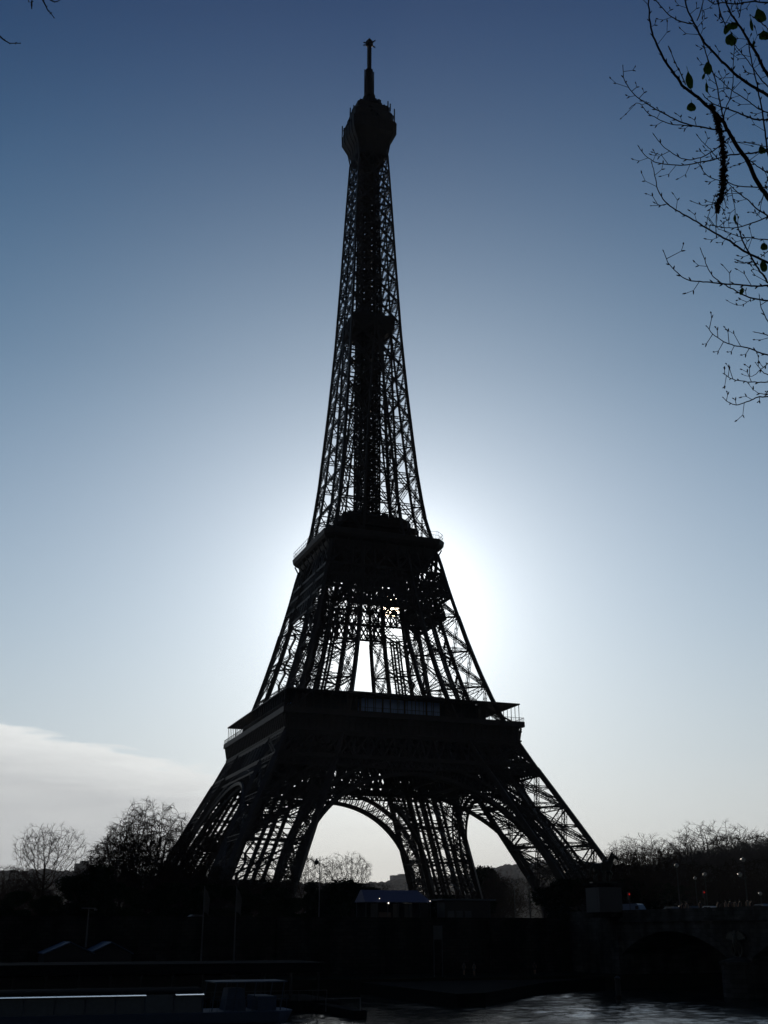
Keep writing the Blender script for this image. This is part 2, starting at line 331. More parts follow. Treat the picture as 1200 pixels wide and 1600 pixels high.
for sx in (-1, 1):
    for sy in (-1, 1):
        lg = leg_lattice(sx, sy, [1.0, 12.3, 23.3, 34.0, 44.5], 1.35, 1.3, 1.5, .8, True, .10, .19, True, .75)
        inner_curve(lg, sx, sy)
        # upper run behind the girder belt
        l2 = leg_lattice(sx, sy, [44.5, 51, 57.4], 1.1, 1.0, 1.3, .7, True, .14, .2, False); n0 = len(lg.v); lg.v += l2.v; lg.f += [tuple(i+n0 for i in f) for f in l2.f]
        leg = lg.build('leg', 'iron', T)
        for kx in (0, 1):
            for ky in (0, 1):
                fb = MB(); w, i = Wd(0), Id(0); x = sx*(w if kx else i); y = sy*(w if ky else i)
                fb.loft([[(x+a*r, y+c*r, z) for a, c in ((-1, -1), (1, -1), (1, 1), (-1, 1))] for r, z in ((3.6, -.2), (3.4, 1.2), (2.2, 2.4))])
                fb.build('masonry_footing', 'pale', leg)
        up = leg_lattice(sx, sy, [58, 69, 80, 91.0], 1.1, .95, 1.7, .55, True, .08, .14, False, .5, ((-1.1, 1.1), (1.1, -1.1), (-.5, .3), (.5, -.3)))
        l3 = leg_lattice(sx, sy, [91.0, 101, 111.5], .9, .8, 1.4, .5, False, .08, .14, False); n0 = len(up.v); up.v += l3.v; up.f += [tuple(i+n0 for i in f) for f in l3.f]
        up.build('upper_leg', 'iron', T)
# faces as frames: k = 0..3, a point (u along face, inward depth d, z) -> world
def FP(k, u, d, z):
    y = -(Wd(z)-d); p = (u, y)
    for _ in range(k): p = (-p[1], p[0])
    return Vector((p[0], p[1], z))
def FA(k, u, y, z):
    p = (u, y)
    for _ in range(k): p = (-p[1], p[0])
    return Vector((p[0], p[1], z))
def NR(k):
    return FA(k, 0, -1, 0)
# arches between the legs
def arch_mesh(k):
    b = MB(); r0, r1, zc = 37.6, 41.2, 3.6; n = 56; a0 = R(3)
    for d in (.2, 2.6):
        prev = None
        for j in range(n+1):
            a = a0+(math.pi-2*a0)*j/n
            i0 = FP(k, r0*math.cos(a), d, zc+r0*math.sin(a)); o0 = FP(k, r1*math.cos(a), d, zc+r1*math.sin(a))
            if prev: b.bar(prev[0], i0, .7, .9); b.bar(prev[1], o0, .5, .7)
            b.bar(i0, o0, .26)
            if prev: b.bar(prev[0]+(prev[1]-prev[0])*.12, o0+(i0-o0)*.12, .12); b.bar(prev[0]+(prev[1]-prev[0])*.35, i0+(o0-i0)*.35, .1)
            prev = (i0, o0)
    for j in range(n+1):
        a = a0+(math.pi-2*a0)*j/n
        for r in (r0, r1): b.bar(FP(k, r*math.cos(a), .2, zc+r*math.sin(a)), FP(k, r*math.cos(a), 2.6, zc+r*math.sin(a)), .2)
    return b
def spandrel_mesh(k, side):
    b = MB(); r1, zc = 41.2, 3.6
    for d in (.5,):
        for j in range(-17, 18):
            u = j*1.55
            if abs(u) > 27 or u*side < 0 or (u == 0 and side < 0): continue
            zt = 44.6; zb = zc+math.sqrt(max(0, r1*r1-u*u))
            lim = Id(zb)
            if abs(u) > lim+1 or zb > zt-.4: continue
            b.bar(FP(k, u, d, zb), FP(k, u, d, zt), .3)
            m = max(1, int((zt-zb)/2.2))
            for q in range(m):
                za = zb+(zt-zb)*q/m; zz = zb+(zt-zb)*(q+1)/m
                b.bar(FP(k, u, d, za), FP(k, u+1.55*(-1 if u > 0 else 1), d, zz), .15); b.bar(FP(k, u, d, zz), FP(k, u+1.55*(-1 if u > 0 else 1), d, za), .15)
                b.bar(FP(k, u, d, zz), FP(k, u+1.55*(-1 if u > 0 else 1), d, zz), .18)
    return b
for k in range(4):
    a = arch_mesh(k).build('decorative_arch', 'iron', T); [spandrel_mesh(k, e).build('spandrel_trellis', 'iron', a) for e in (-1, 1)]
# lattice belts
def belt(k, z0, z1, cell, t, rail, d=0, ext=None, dbl=False, rails=True, frac=1.0):
    b = MB(); w0 = (ext or Wd(z0))-d; n = max(2, round(2*w0*frac/cell))
    def Q(u, z): return FP(k, u*frac*(Wd(z)-d), d, z)
    if rails:
        b.bar(Q(-1, z0), Q(1, z0), rail, rail); b.bar(Q(-1, z1), Q(1, z1), rail, rail)
    for j in range(n):
        u0, u1 = -1+2*j/n, -1+2*(j+1)/n
        b.bar(Q(u0, z0), Q(u1, z1), t); b.bar(Q(u1, z0), Q(u0, z1), t); b.bar(Q(u0, z0), Q(u0, z1), t*1.1)
        if dbl:
            zm = (z0+z1)/2; um = (u0+u1)/2
            for p, q in (((u0, zm), (um, z1)), ((um, z1), (u1, zm)), ((u1, zm), (um, z0)), ((um, z0), (u0, zm))): b.bar(Q(*p), Q(*q), t*.6)
    return b
def add(a, b):
    n = len(a.v); a.v += b.v; a.f += [tuple(i+n for i in f) for f in b.f]
for k in range(4):
    b = belt(k, 45.2, 51.6, 4.2, .5, 1.0, 0, dbl=True)
    add(b, belt(k, 42.6, 45.0, 1.6, .28, .5, 0.05))
    add(b, belt(k, 43.5, 51.0, 3.3, .5, .8, 6.0, dbl=True)); add(b, belt(k, 45.0, 51.6, 3.5, .45, .8, 14.5, dbl=True))
    b.build('girder_belt', 'iron', T)
# ---- first platform
P1 = MB()
def ring_slab(b, o, i, z0, z1):
    for a in ((-o, o, -o, -i), (-o, o, i, o), (-o, -i, -i, i), (i, o, -i, i)): b.box(*a, z0, z1)
ring_slab(P1, 35.2, 13.5, 56.9, 57.6)
for j in range(-8, 9):
    for (a, c) in (((j*4, -33.5), (j*4, 33.5)), ((-33.5, j*4), (33.5, j*4))):
        if abs(j*4) < 13.5: 
            for s in (-1, 1):
                p = (a[0], s*14) if a[0] == c[0] else (s*14, a[1]); q = (a[0], s*33.5) if a[0] == c[0] else (s*33.5, a[1])
                P1.bar((*p, 54.6), (*q, 54.6), .35, 3.6)
        else: P1.bar((*a, 54.6), (*c, 54.6), .35, 3.6)
P1o = P1.build('first_platform', 'iron', T)
fr = MB()
for k in range(4):
    # frieze band, cornices and curved consoles, just outside the belt
    def box_f(u0, u1, y0, y1, z0, z1):
        pts = [FA(k, u, y, z) for z in (z0, z1) for u, y in ((u0, y0), (u1, y0), (u1, y1), (u0, y1))]
        fr.loft([pts[:4], pts[4:]])
    box_f(-34.0, 34.0, -34.55, -34.0, 52.2, 56.9)
    box_f(-35.5, 35.5, -35.55, -34.56, 56.3, 57.7); box_f(-34.8, 34.8, -34.95, -34.56, 54.9, 55.2); box_f(-34.7, 34.7, -34.8, -34.56, 52.2, 52.6)
    for j in range(-18, 19):
        u = j*1.86; fr.bar(FA(k, u, -34.6, 52.6), FA(k, u, -35.3, 56.2), .34, .5)
fr.build('frieze', 'iron', P1o)
rl = MB()
for k in range(4):
    for z in (57.8, 58.9): rl.bar(FA(k, -35.4, -35.4, z), FA(k, 35.4, -35.4, z), .1)
    for j in range(142): rl.bar(FA(k, -35.4+j*.5, -35.4, 57.7), FA(k, -35.4+j*.5, -35.4, 58.9), .05)
rl.build('railing', 'iron', P1o)
cn = MB()
for k in range(4):
    cn.loft([[FA(k, -34.7, -34.7, 62.75), FA(k, 34.7, -34.7, 62.75), FA(k, 34.7, -34.7, 63.1), FA(k, -34.7, -34.7, 63.1)], [FA(k, -26.2, -26.2, 63.6), FA(k, 26.2, -26.2, 63.6), FA(k, 26.2, -26.2, 63.95), FA(k, -26.2, -26.2, 63.95)]])
    for j in range(0, 29): 
        u = -34.4+j*2.457; cn.bar(FA(k, u, -34.4, 57.7), FA(k, u, -34.4, 62.8), .14)
        u = max(-26.5, min(26.5, u)); cn.bar(FA(k, u, -27.2, 57.7), FA(k, u, -27.2, 63.5), .3)
cn.build('canopy', 'iron', P1o)
for k in range(4):
    pv = MB(); pts = [(-24, -26.0), (24, -26.0), (21, -17.0), (-21, -17.0)]
    pv.loft([[FA(k, u, y, z) for u, y in pts] for z in (57.65, 63.3)]); pv.loft([[FA(k, u*1.03, y, z) for u, y in pts] for z in (63.31, 63.7)])
    if k in (0,): # raised glazed front room with a flat roof
        pv.loft([[FA(k, u, y, z) for u, y in ((-15.4, -28.6), (13.6, -28.6), (13.6, -24), (-15.4, -24))] for z in (63.0, 64.6)])
    po = pv.build('pavilion', 'dark', P1o)
    gl = MB(); wn = (-11.6, 12.6) if k == 0 else (-15, 15)
    gl.loft([[FA(k, u, y, z) for u, y in ((wn[0], -28.3), (wn[1], -28.3), (wn[1], -26.02), (wn[0], -26.02))] for z in (58.2, 62.9)])
    go = gl.build('glazed_front', 'glass', po)
    mu = MB(); n = 11
    for j in range(n+1):
        u = wn[0]+(wn[1]-wn[0])*j/n; mu.bar(FA(k, u, -28.36, 57.8), FA(k, u, -28.36, 63), .14 if j % 3 else .4)
    mu.bar(FA(k, wn[0], -28.36, 59.1), FA(k, wn[1], -28.36, 59.1), .12)
    mu.build('mullions', 'iron', go)
    # truss bracing seen behind the gallery at the corners
    for s in (-1, 1):
        tr = MB()
        tr.bar(FA(k, s*26, -27.4, 63.2), FA(k, s*32.5, -33.5, 58), .5); tr.bar(FA(k, s*26, -27.4, 58), FA(k, s*26, -27.4, 63.3), .5)
        tr.build('corner_brace', 'iron', P1o)
# ---- second platform and its deep belts
for k in range(4):
    b = belt(k, 104.8, 112.4, 6.9, .5, .7, 0); add(b, belt(k, 101.6, 104.6, 1.5, .22, .45, 0, dbl=False))
    add(b, belt(k, 97.2, 101.4, 2.1, .34, .6, 0, dbl=True)); add(b, belt(k, 92.2, 96.9, 2.6, .46, .6, 0, dbl=True, frac=.62)); add(b, belt(k, 98.5, 103.0, 3.8, .3, .5, 11.5, frac=.8))
    b.build('girder_belt', 'iron', T)
def octo(o, c, z): return [(o-c, -o, z), (o, -o+c, z), (o, o-c, z), (o-c, o, z), (-o+c, o, z), (-o, o-c, z), (-o, -o+c, z), (-o+c, -o, z)]
P2 = MB(); P2.loft([octo(16.0, 1.0, 112.6), octo(17.8, 1.8, 112.8), octo(18.9, 2.4, 113.4), octo(19.5, 2.6, 114.2), octo(19.7, 2.6, 115.7), octo(19.4, 2.6, 115.9)])
P2.loft([octo(16.7, 1.0, 109.8), octo(16.95, 1.0, 109.8), octo(17.9, 1.7, 112.9), octo(16.7, 1.0, 112.5), octo(16.7, 1.0, 109.8)], True, False, False)
P2o = P2.build('second_platform', 'iron', T)
rb = MB()
for k in range(4):
    for j in range(-4, 5):
        u = j*4.1; rb.bar(FA(k, u, -17.2, 104.9), FA(k, u, -17.35, 110.2), .5, .35); rb.bar(FA(k, u, -17.3, 110.2), FA(k, u, -19.0, 113.2), .4, .35)
        if j < 4:
            for q in range(8):
                a0, a1 = math.pi*q/8, math.pi*(q+1)/8; f = lambda a: FA(k, u+2.05+1.75*math.cos(a), -17.25, 107.9+1.6*math.sin(a)); rb.bar(f(a0), f(a1), .28)
    for z in (104.95, 110.9): rb.bar(FA(k, -17.2, -17.25, z), FA(k, 17.2, -17.25, z), .4)
rb.build('console_rib', 'iron', P2o)
r2 = MB(); oc = octo(19.4, 2.6, 0); oc2 = octo(18.6, 2.6, 0)
for j in range(8):
    a, c = Vector(oc[j]), Vector(oc[(j+1) % 8]); Ln = (c-a).length; n = int(Ln/.55)
    for z in (117.0, 118.1): r2.bar(a+Vector((0, 0, z)), c+Vector((0, 0, z)), .08)
    for q in range(n+1):
        p = a+(c-a)*(q/n); r2.bar(p+Vector((0, 0, 115.9)), p+Vector((0, 0, 117.0)), .05)
        if q % 4 == 0: i_ = Vector((-p.x, -p.y, 0)).normalized(); r2.tube([p+Vector((0, 0, 117)), p+Vector((0, 0, 117.9)), p+i_*.35+Vector((0, 0, 118.6))], .04, 3)
r2.build('railing', 'iron', P2o)
up = MB(); up.loft([octo(12.2, 2, 115.9), octo(12.2, 2, 119.6), octo(13.6, 2.4, 119.9), octo(13.6, 2.4, 120.5)]); up.loft([octo(11.6, 2, 120.5), octo(11.4, 2, 123.6), octo(10.2, 2, 124.8)])
for q in range(70):
    a = rnd.uniform(0, 6.283); r = rnd.uniform(6, 13); x, y = r*math.cos(a)*1.05, r*math.sin(a)*1.05; s = rnd.uniform(.4, 1.3); h = rnd.uniform(.5, 2.2); z = 120.4 if max(abs(x), abs(y)) > 11 else 124.2
    up.box(x-s, x+s, y-s, y+s, z, z+h)
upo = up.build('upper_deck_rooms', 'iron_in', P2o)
r3 = MB(); oc3 = octo(13.5, 2.4, 0)
for j in range(8):
    a, c = Vector(oc3[j]), Vector(oc3[(j+1) % 8]); n = int((c-a).length/.6)
    r3.bar(a+Vector((0, 0, 121.8)), c+Vector((0, 0, 121.8)), .1)
    for q in range(n+1): p = a+(c-a)*(q/n); r3.bar(p+Vector((0, 0, 120.4)), p+Vector((0, 0, 121.8)), .06)
r3.build('upper_railing', 'iron', upo)
# ---- the shaft above
lv = [116.0]
while lv[-1] < 262: lv.append(lv[-1]+4.4+.47*Wd(lv[-1]))
lv[-1] = 266.0
def In2(z): return max(0.0, 6.6*(1-(z-115.7)/(196-115.7))**.9) if z < 196 else 0.0
sh = MB()
for z0, z1 in zip(lv, lv[1:]):
    cw = .95-.45*min(1, (z0-116)/140); gw = .8-.4*min(1, (z0-116)/150); sg = 1.0-.35*min(1, (z0-116)/150)
    for k in range(4):
        w0, w1, i0, i1 = Wd(z0), Wd(z1), In2(z0), In2(z1); nr = NR(k)
        def q(u, z, d=0): return FA(k, u, -(Wd(z)-d), z)
        for j in range(3):
            za, zb = z0+(z1-z0)*j/3, z0+(z1-z0)*(j+1)/3; sh.bar(q(-Wd(za), za), q(-Wd(zb), zb), cw)
        for s in (-1, 1):
            sh.bar(q(s*i0, z0), q(s*i1, z1), cw*.75)
            if i0 > .5: sh.bar(FA(k, s*i0, -i0, z0), FA(k, s*i1, -i1, z1), cw*.55)
            X_panel(sh, q(s*i0, z0), q(s*w0, z0), q(s*i1, z1), q(s*w1, z1), nr, gw, sg, True, .08, .12, .35)
            zm = (z0+z1)/2; sh.bar(q(s*In2(zm), zm), q(s*Wd(zm), zm), .2)
            if i0 > .5:   # inner faces of the four slender pillars
                sh.bar(q(s*i0, z0), FA(k, s*i1, -i1, z1), .28); sh.bar(FA(k, s*i0, -i0, z0), q(s*i1, z1), .28); sh.bar(q(s*i1, z1), FA(k, s*i1, -i1, z1), .3)
        if i1 > .4: sh.girder(q(-i1, z1), q(i1, z1), gw*1.2, nr, sg, .09, .14, .35)
    sh.bar(FA(0, -w1, -w1, z1), FA(0, w1, w1, z1), .3); sh.bar(FA(0, -w1, w1, z1), FA(0, w1, -w1, z1), .3)
sh.build('spire_shaft', 'iron', T)
co = MB(); ch = 3.1
def core_w(z): return 3.3 if z < 196 else 3.3-.5*(z-196)/70
zz = 116.0
while zz < 268:
    z1 = zz+2.4; c0, c1 = core_w(zz), core_w(z1)
    for k in range(4):
        for u in (-1, -.33, .33, 1): co.bar(FA(k, u*c0, -c0, zz), FA(k, u*c1, -c1, z1), .36 if abs(u) == 1 else .24)
        for u in (-1, -.33, .33):
            v = u+.667; co.bar(FA(k, u*c0, -c0, zz), FA(k, v*c1, -c1, z1), .19); co.bar(FA(k, v*c0, -c0, zz), FA(k, u*c1, -c1, z1), .19)
        co.bar(FA(k, -c1, -c1, z1), FA(k, c1, -c1, z1), .36)
    co.bar((-c1, 0, z1), (c1, 0, z1), 1.1, .3); co.bar((0, -c0, zz), (0, c1, z1), 1.3, .2)   # stair flights round the newel
    co.bar((c0*.5, -c0, z1), (-c1*.5, c1, zz), 1.3, .2)
    zz = z1
co.bar((-1.2, -1.2, 116), (-1.2, -1.2, 268), .6); co.bar((1.2, 1.2, 116), (1.2, 1.2, 268), .6); co.bar((0, 0, 116), (0, 0, 268), .7)
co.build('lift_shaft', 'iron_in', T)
# a lift cabin's machine floor halfway
im = MB(); im.loft([octo(6.9, .6, 193.0), octo(7.3, .6, 194.0), octo(7.5, .6, 197.6), octo(7.0, .6, 198.8)]); im.box(-4.6, 4.6, -4.6, 4.6, 198.3, 200.8)
im.build('intermediate_platform', 'iron', T)
# small lift cabins on the legs' tracks (first stage)
for sx, sy, z in ((1, -1, 49), (-1, 1, 27)):
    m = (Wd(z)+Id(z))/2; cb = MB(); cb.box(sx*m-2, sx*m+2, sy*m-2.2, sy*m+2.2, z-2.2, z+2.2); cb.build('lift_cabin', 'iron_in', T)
# ---- top: flared cabin, terraces, dome and aerials
tp = MB()
def rg(o, z, c=None): return octo(o, (o*.28 if c is None else c), z)
tp.loft([rg(5.1, 265.5, .3), rg(5.4, 268.3, .4), rg(6.1, 270.8, .6), rg(7.4, 273.3, 1), rg(8.0, 275.0, 1.4), rg(8.1, 279.2, 1.4), rg(7.8, 280.4, 1.4)])
to = tp.build('third_platform', 'iron', T)
tb = MB()
for j in range(8):
    for q in range(5):
        A = [Vector(r_[j]).lerp(Vector(r_[(j+1) % 8]), q/5) for r_ in (rg(5.25, 264.5, .3), rg(6.2, 270.7, .6), rg(8.15, 275.0, 1.4), rg(8.25, 279.8, 1.4))]
        for a, c in zip(A, A[1:]): tb.bar(a, c, .22)
tb.build('rib', 'iron', to)
tc_ = MB(); tc_.loft([rg(7.3, 280.2, 1.2), rg(7.5, 283.2, 1.2), rg(7.0, 284.2, 1.2)]); tc_.loft([rg(6.3, 284.2, 1), rg(6.2, 287.4, 1), rg(5.2, 288.2, 1)]); tc_.loft([rg(3.9, 288.2), rg(3.1, 290.8), rg(2.0, 292.6), rg(1.75, 295.5)])
tco = tc_.build('summit_cabin', 'iron', to)
an = MB(); r_ = random.Random(8)
for q in range(60):
    a = r_.uniform(0, 6.283); rr = r_.choice([7.5, 6.4, 5.4]); z = {7.5: 280.5, 6.4: 284, 5.4: 288}[rr]; x, y = rr*math.cos(a), rr*math.sin(a); g = r_.uniform(.3, .8); an.box(x-g, x+g, y-g, y+g, z, z+r_.uniform(.6, 2.4))
for q in range(170):
    a = r_.uniform(0, 6.283); lev = r_.choice([(7.6, 280.2, 3.0), (7.4, 283.5, 2.2), (6.0, 287.4, 2.4), (4.4, 289, 2.6), (3.0, 292, 2.0)]); rr = lev[0]*r_.uniform(.75, 1.08)
    x, y = rr*math.cos(a), rr*math.sin(a); h = r_.uniform(.6, lev[2]); an.bar((x, y, lev[1]-.4), (x, y, lev[1]+h), r_.choice([.12, .2, .3, .6]))
    if r_.random() < .35: an.lathe([(.1, 0), (.55, .1), (.6, .3), (.1, .35)], (x, y, lev[1]+h*.6), 6)
for x, y, z0, z1 in ((8.2, -5.0, 281.5, 287.8), (8.0, -3.6, 283, 286), (-8.1, 6.9, 280.2, 284.5), (-7.6, 6.4, 280.2, 283.4), (-6.2, 3.5, 286, 290.8), (6.0, -6.5, 285, 288.4), (5.0, -6.8, 285, 289)):
    an.bar((x, y, z0), (x, y, z1), .35); an.bar((x*.7, y*.7, (z0+z1)/2), (x, y, (z0+z1)/2), .25)
an.build('aerials', 'dark', tco)
ms = MB()
ms.loft([[(r*math.cos(a), r*math.sin(a), z) for a in [math.pi/4*j for j in range(8)]] for r, z in ((2.3, 290), (1.7, 296), (1.65, 300), (1.5, 307.2), (1.3, 307.4))])
z = 294.0
while z < 307:
    for k in range(4): ms.bar(FA(k, 0, -1.2, z), FA(k, 0, -1.85, z), .3); ms.bar(FA(k, 0, -1.8, z-.5), FA(k, 0, -1.8, z+.6), .3)
    z += 1.25
ms.bar((0, 0, 307), (0, 0, 319.2), 1.25, cap=True)
for k in range(4):
    z = 308
    while z < 318.5: ms.bar(FA(k, 0, -.5, z), FA(k, 0, -1.0, z), .15); z += 1.1
ms.lathe([(.5, 318.6), (1.5, 319.3), (1.5, 320.5), (.9, 321.5), (.3, 322.4)], (0, 0, 0), 8)
for a in range(6):
    t = a*math.pi/3+.2; ms.bar((0, 0, 319.7), (2.6*math.cos(t), 2.6*math.sin(t), 319.4+(a % 3)*.5), .35, cap=True)
ms.build('mast', 'iron', T)
# ---------------------------------------------------------------- quay, walls and bridge
def wall_run(name, x0, x1, y, thick, z0, z1, label, coping=True):
    b = MB(); b.box(x0, x1, y, y+thick, z0, z1-.35)
    # courses stand 3 cm proud at intervals
    z = z0+1.2
    t = empty(name, ((x0+x1)/2, y, z0), 0, label, 'wall')
    def off(m):
        m.v = [(a-t.location.x, c-t.location.y, e-t.location.z) for a, c, e in m.v]; return m
    while z < z1-1: b.box(x0, x1, y-.03, y-.003, z, z+.08); z += 1.2
    off(b).build('masonry', 'stone', t)
    c = MB(); c.box(x0, x1, y-.18, y+thick+.1, z1-.35, z1); off(c).build('coping', 'pale' if False else 'stone', t)
    x = x0+6
    while x < x1-2 and x1-x0 < 400:
        p = MB(); p.box(x-.9, x+.9, y-.45, y-.035, z0, z1-.36); off(p).build('buttress', 'stone', t); x += 17.5
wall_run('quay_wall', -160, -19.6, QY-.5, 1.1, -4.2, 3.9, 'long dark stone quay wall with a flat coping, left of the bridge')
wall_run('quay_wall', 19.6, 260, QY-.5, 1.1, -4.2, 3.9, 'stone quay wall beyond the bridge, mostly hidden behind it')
lq = MB(); z = -4.6
lq.loft([[(x, y, z_) for x, y in ((-60, -168.3), (-22, -168.3), (-27, -171), (-36, -176.5), (-47, -189), (-56, -199.5), (-60, -200.5))] for z_ in (-7.5, z)])
tag(lq.build('landing_quay', 'mud', loc=(0, 0, 0)), 'low dark stone landing quay with an angled end at the water', 'quay')
# bridge: five shallow stone arches, along -Y from the tower's quay
BX0, BX1 = -17.0, 17.0
def make_bridge():
    t = empty('stone_bridge', (0, -166, -6), 0, 'dark stone arch bridge with low segmental arches and eagles on its piers', 'bridge')
    def B(m, n, mt, par=t, o=None):
        m.v = [(a, c+166, e+6) for a, c, e in m.v]; return m.build(n, mt, par)
    span, pier = 26.0, 5.0; zs, zcn = -1.4, 1.9
    ys = [-165.4-i*(span+pier) for i in range(5)]
    top = 3.2
    s2, rise = span/2, zcn-zs; rad = (s2*s2+rise*rise)/(2*rise)
    for i, y0 in enumerate(ys):
        y1 = y0-span; yc = (y0+y1)/2; m = MB(); n = 26; rg = []
        for j in range(n+1):
            yy = y0-span*j/n; z = zcn-rad+math.sqrt(rad*rad-(yy-yc)**2); rg.append((yy, z))
        # spandrel walls (both sides) and vault
        for xx in (BX0, BX1):
            for (ya, za), (yb, zb) in zip(rg, rg[1:]): m.quad((xx, ya, za), (xx, yb, zb), (xx, yb, top), (xx, ya, top))
        for (ya, za), (yb, zb) in zip(rg, rg[1:]): m.quad((BX0, ya, za), (BX0, yb, zb), (BX1, yb, zb), (BX1, ya, za))
        B(m, 'arch_span', 'bridgestone')
        v = MB()
        for (ya, za), (yb, zb) in zip(rg, rg[1:]):
            nx = lambda yy, zz, e: (yy+(yy-yc)/rad*e, zz+(zz-zcn+rad)/rad*e)
            a1, b1 = nx(ya, za, 1.0), nx(yb, zb, 1.0)
            v.loft([[(BX0-.12, ya, za), (BX0-.12, a1[0], a1[1]), (BX0+.1, a1[0], a1[1]), (BX0+.1, ya, za)], [(BX0-.12, yb, zb), (BX0-.12, b1[0], b1[1]), (BX0+.1, b1[0], b1[1]), (BX0+.1, yb, zb)]], capA=j == 0, capB=False)
        B(v, 'voussoir_ring', 'bridgestone')
        if i < 4:
            p = MB(); yp = y1-pier/2
            p.box(BX0, BX1, y1-pier, y1, -9, top)
            B(p, 'pier', 'bridgestone')
            q = MB(); q.loft([[(BX0-2.6*math.sin(math.pi*k/8)-.004, yp-2.4*math.cos(math.pi*k/8), z_) for k in range(9)] for z_ in (-8, -2.2)]); q.loft([[(BX0-2.8*math.sin(math.pi*k/8)*f-.006, yp-2.6*math.cos(math.pi*k/8)*f, z_) for k in range(9)] for z_, f in ((-2.2, 1), (-1.8, 1), (-1.2, .35))])
            B(q, 'cutwater', 'bridgestone')
            e = MB(); ex = BX0-.35       # eagle with spread wings in a wreath
            for s in (-1, 1):
                for f in range(7):
                    a = R(25+f*17); e.bar((ex, yp+s*.35, .9), (ex+.05, yp+s*(.35+1.75*math.cos(a*.75)), .9+1.25*math.sin(a*.9)-.3), .34, .22, True)
                e.bar((ex, yp+s*.3, -.2), (ex, yp+s*.55, -1.0), .22, .2, True)
            e.lathe([(.12, -1.0), (.42, -.5), (.55, .3), (.45, 1.0), (.25, 1.4)], (ex+.05, yp, .2), 8); e.lathe([(.1, 0), (.24, .15), (.2, .4), (.05, .55)], (ex-.05, yp+.12, 1.5), 7); e.bar((ex-.1, yp+.2, 1.75), (ex-.1, yp+.55, 1.62), .12, .12, True)
            e.tube([(ex, yp+1.15*math.cos(a), -.35+1.0*math.sin(a)) for a in [2*math.pi*k/18 for k in range(19)]], .16, 5)
            B(e, 'eagle_relief', 'bronze')
    yE = ys[-1]-span
    d = MB(); d.box(BX0+.02, BX1-.02, yE-20, -150, top+.004, 3.9); B(d, 'deck', 'asphalt')
    for xx in (BX0, BX1):
        c = MB(); s = -1 if xx < 0 else 1; c.box(min(xx+s*.5, xx-s*.3), max(xx+s*.5, xx-s*.3), yE-20, -150.2, top, top+.45); B(c, 'cornice', 'bridgestone')
        c = MB(); c.box(min(xx+s*.2, xx-s*.2), max(xx+s*.2, xx-s*.2), yE-20, -150.2, top+.451, 4.72); c.box(min(xx+s*.28, xx-s*.28), max(xx+s*.28, xx-s*.28), yE-20, -150.2, 4.722, 4.9); B(c, 'parapet', 'bridgestone')
    a = MB(); a.box(BX0-.6, BX1+.6, -165.395, -150.1, -9, top-.002); B(a, 'abutment', 'bridgestone')
    for s in (-1, 1):                     # pavements with a real kerb
        k_ = MB(); k_.box(min(s*12.4, s*16.7), max(s*12.4, s*16.7), yE-20, -150.3, 3.901, 4.04); B(k_, 'pavement', 'pale')
    y = -152
    while y > yE: ln = MB(); ln.box(-.08, .08, y-3, y, 3.902, 3.906); B(ln, 'lane_marking', 'white'); y -= 8
make_bridge()
# ---------------------------------------------------------------- statue on its pedestal
def skin(name, pts, edges, rad, mt, parent=None, sub=2, loc=None, label=None, cat=None):
    me = bpy.data.meshes.new(name); me.from_pydata([tuple(p) for p in pts], edges, []); o = bpy.data.objects.new(name, me); COL.objects.link(o)
    md = o.modifiers.new('s', 'SKIN'); sv = me.skin_vertices[0].data
    for i, r in enumerate(rad): sv[i].radius = (r, r) if not isinstance(r, tuple) else r
    sv[0].use_root = True
    m2 = o.modifiers.new('b', 'SUBSURF'); m2.levels = m2.render_levels = sub
    dg = bpy.context.evaluated_depsgraph_get(); dg.update(); me2 = bpy.data.meshes.new_from_object(o.evaluated_get(dg))
    bpy.data.objects.remove(o); me2.name = name; me2.materials.clear(); me2.materials.append(M[mt]); me2.polygons.foreach_set('use_smooth', [True]*len(me2.polygons))
    o = bpy.data.objects.new(name, me2); COL.objects.link(o)
    if parent: o.parent = parent
    if loc is not None: o.location = loc
    if label: tag(o, label, cat)
    return o
pc = hit(946, 1400, 0, -18.6)
def make_pedestal(loc, label):
    t = empty('pedestal', loc, 0, label, 'pedestal')
    b = MB(); b.box(-2.25, 2.25, -2.25, 2.25, 0, .7); b.build('plinth', 'stone', t)
    b = MB(); b.box(-2.0, 2.0, -2.0, 2.0, .702, 4.3); b.box(-1.5, 1.5, -2.04, -2.003, 1.2, 3.9); b.box(-2.04, -2.003, -1.5, 1.5, 1.2, 3.9); b.build('shaft', 'pale', t)
    b = MB(); b.loft([[(a*r, c*r, z) for a, c in ((-1, -1), (1, -1), (1, 1), (-1, 1))] for r, z in ((2.0, 4.302), (2.35, 4.55), (2.4, 4.85), (2.1, 4.95))]); b.build('cornice', 'stone', t)
    return t
PZ = 3.9
make_pedestal((-18.9, pc.y, PZ), 'pale stone pedestal at the tower end of the bridge, under the horse statue')
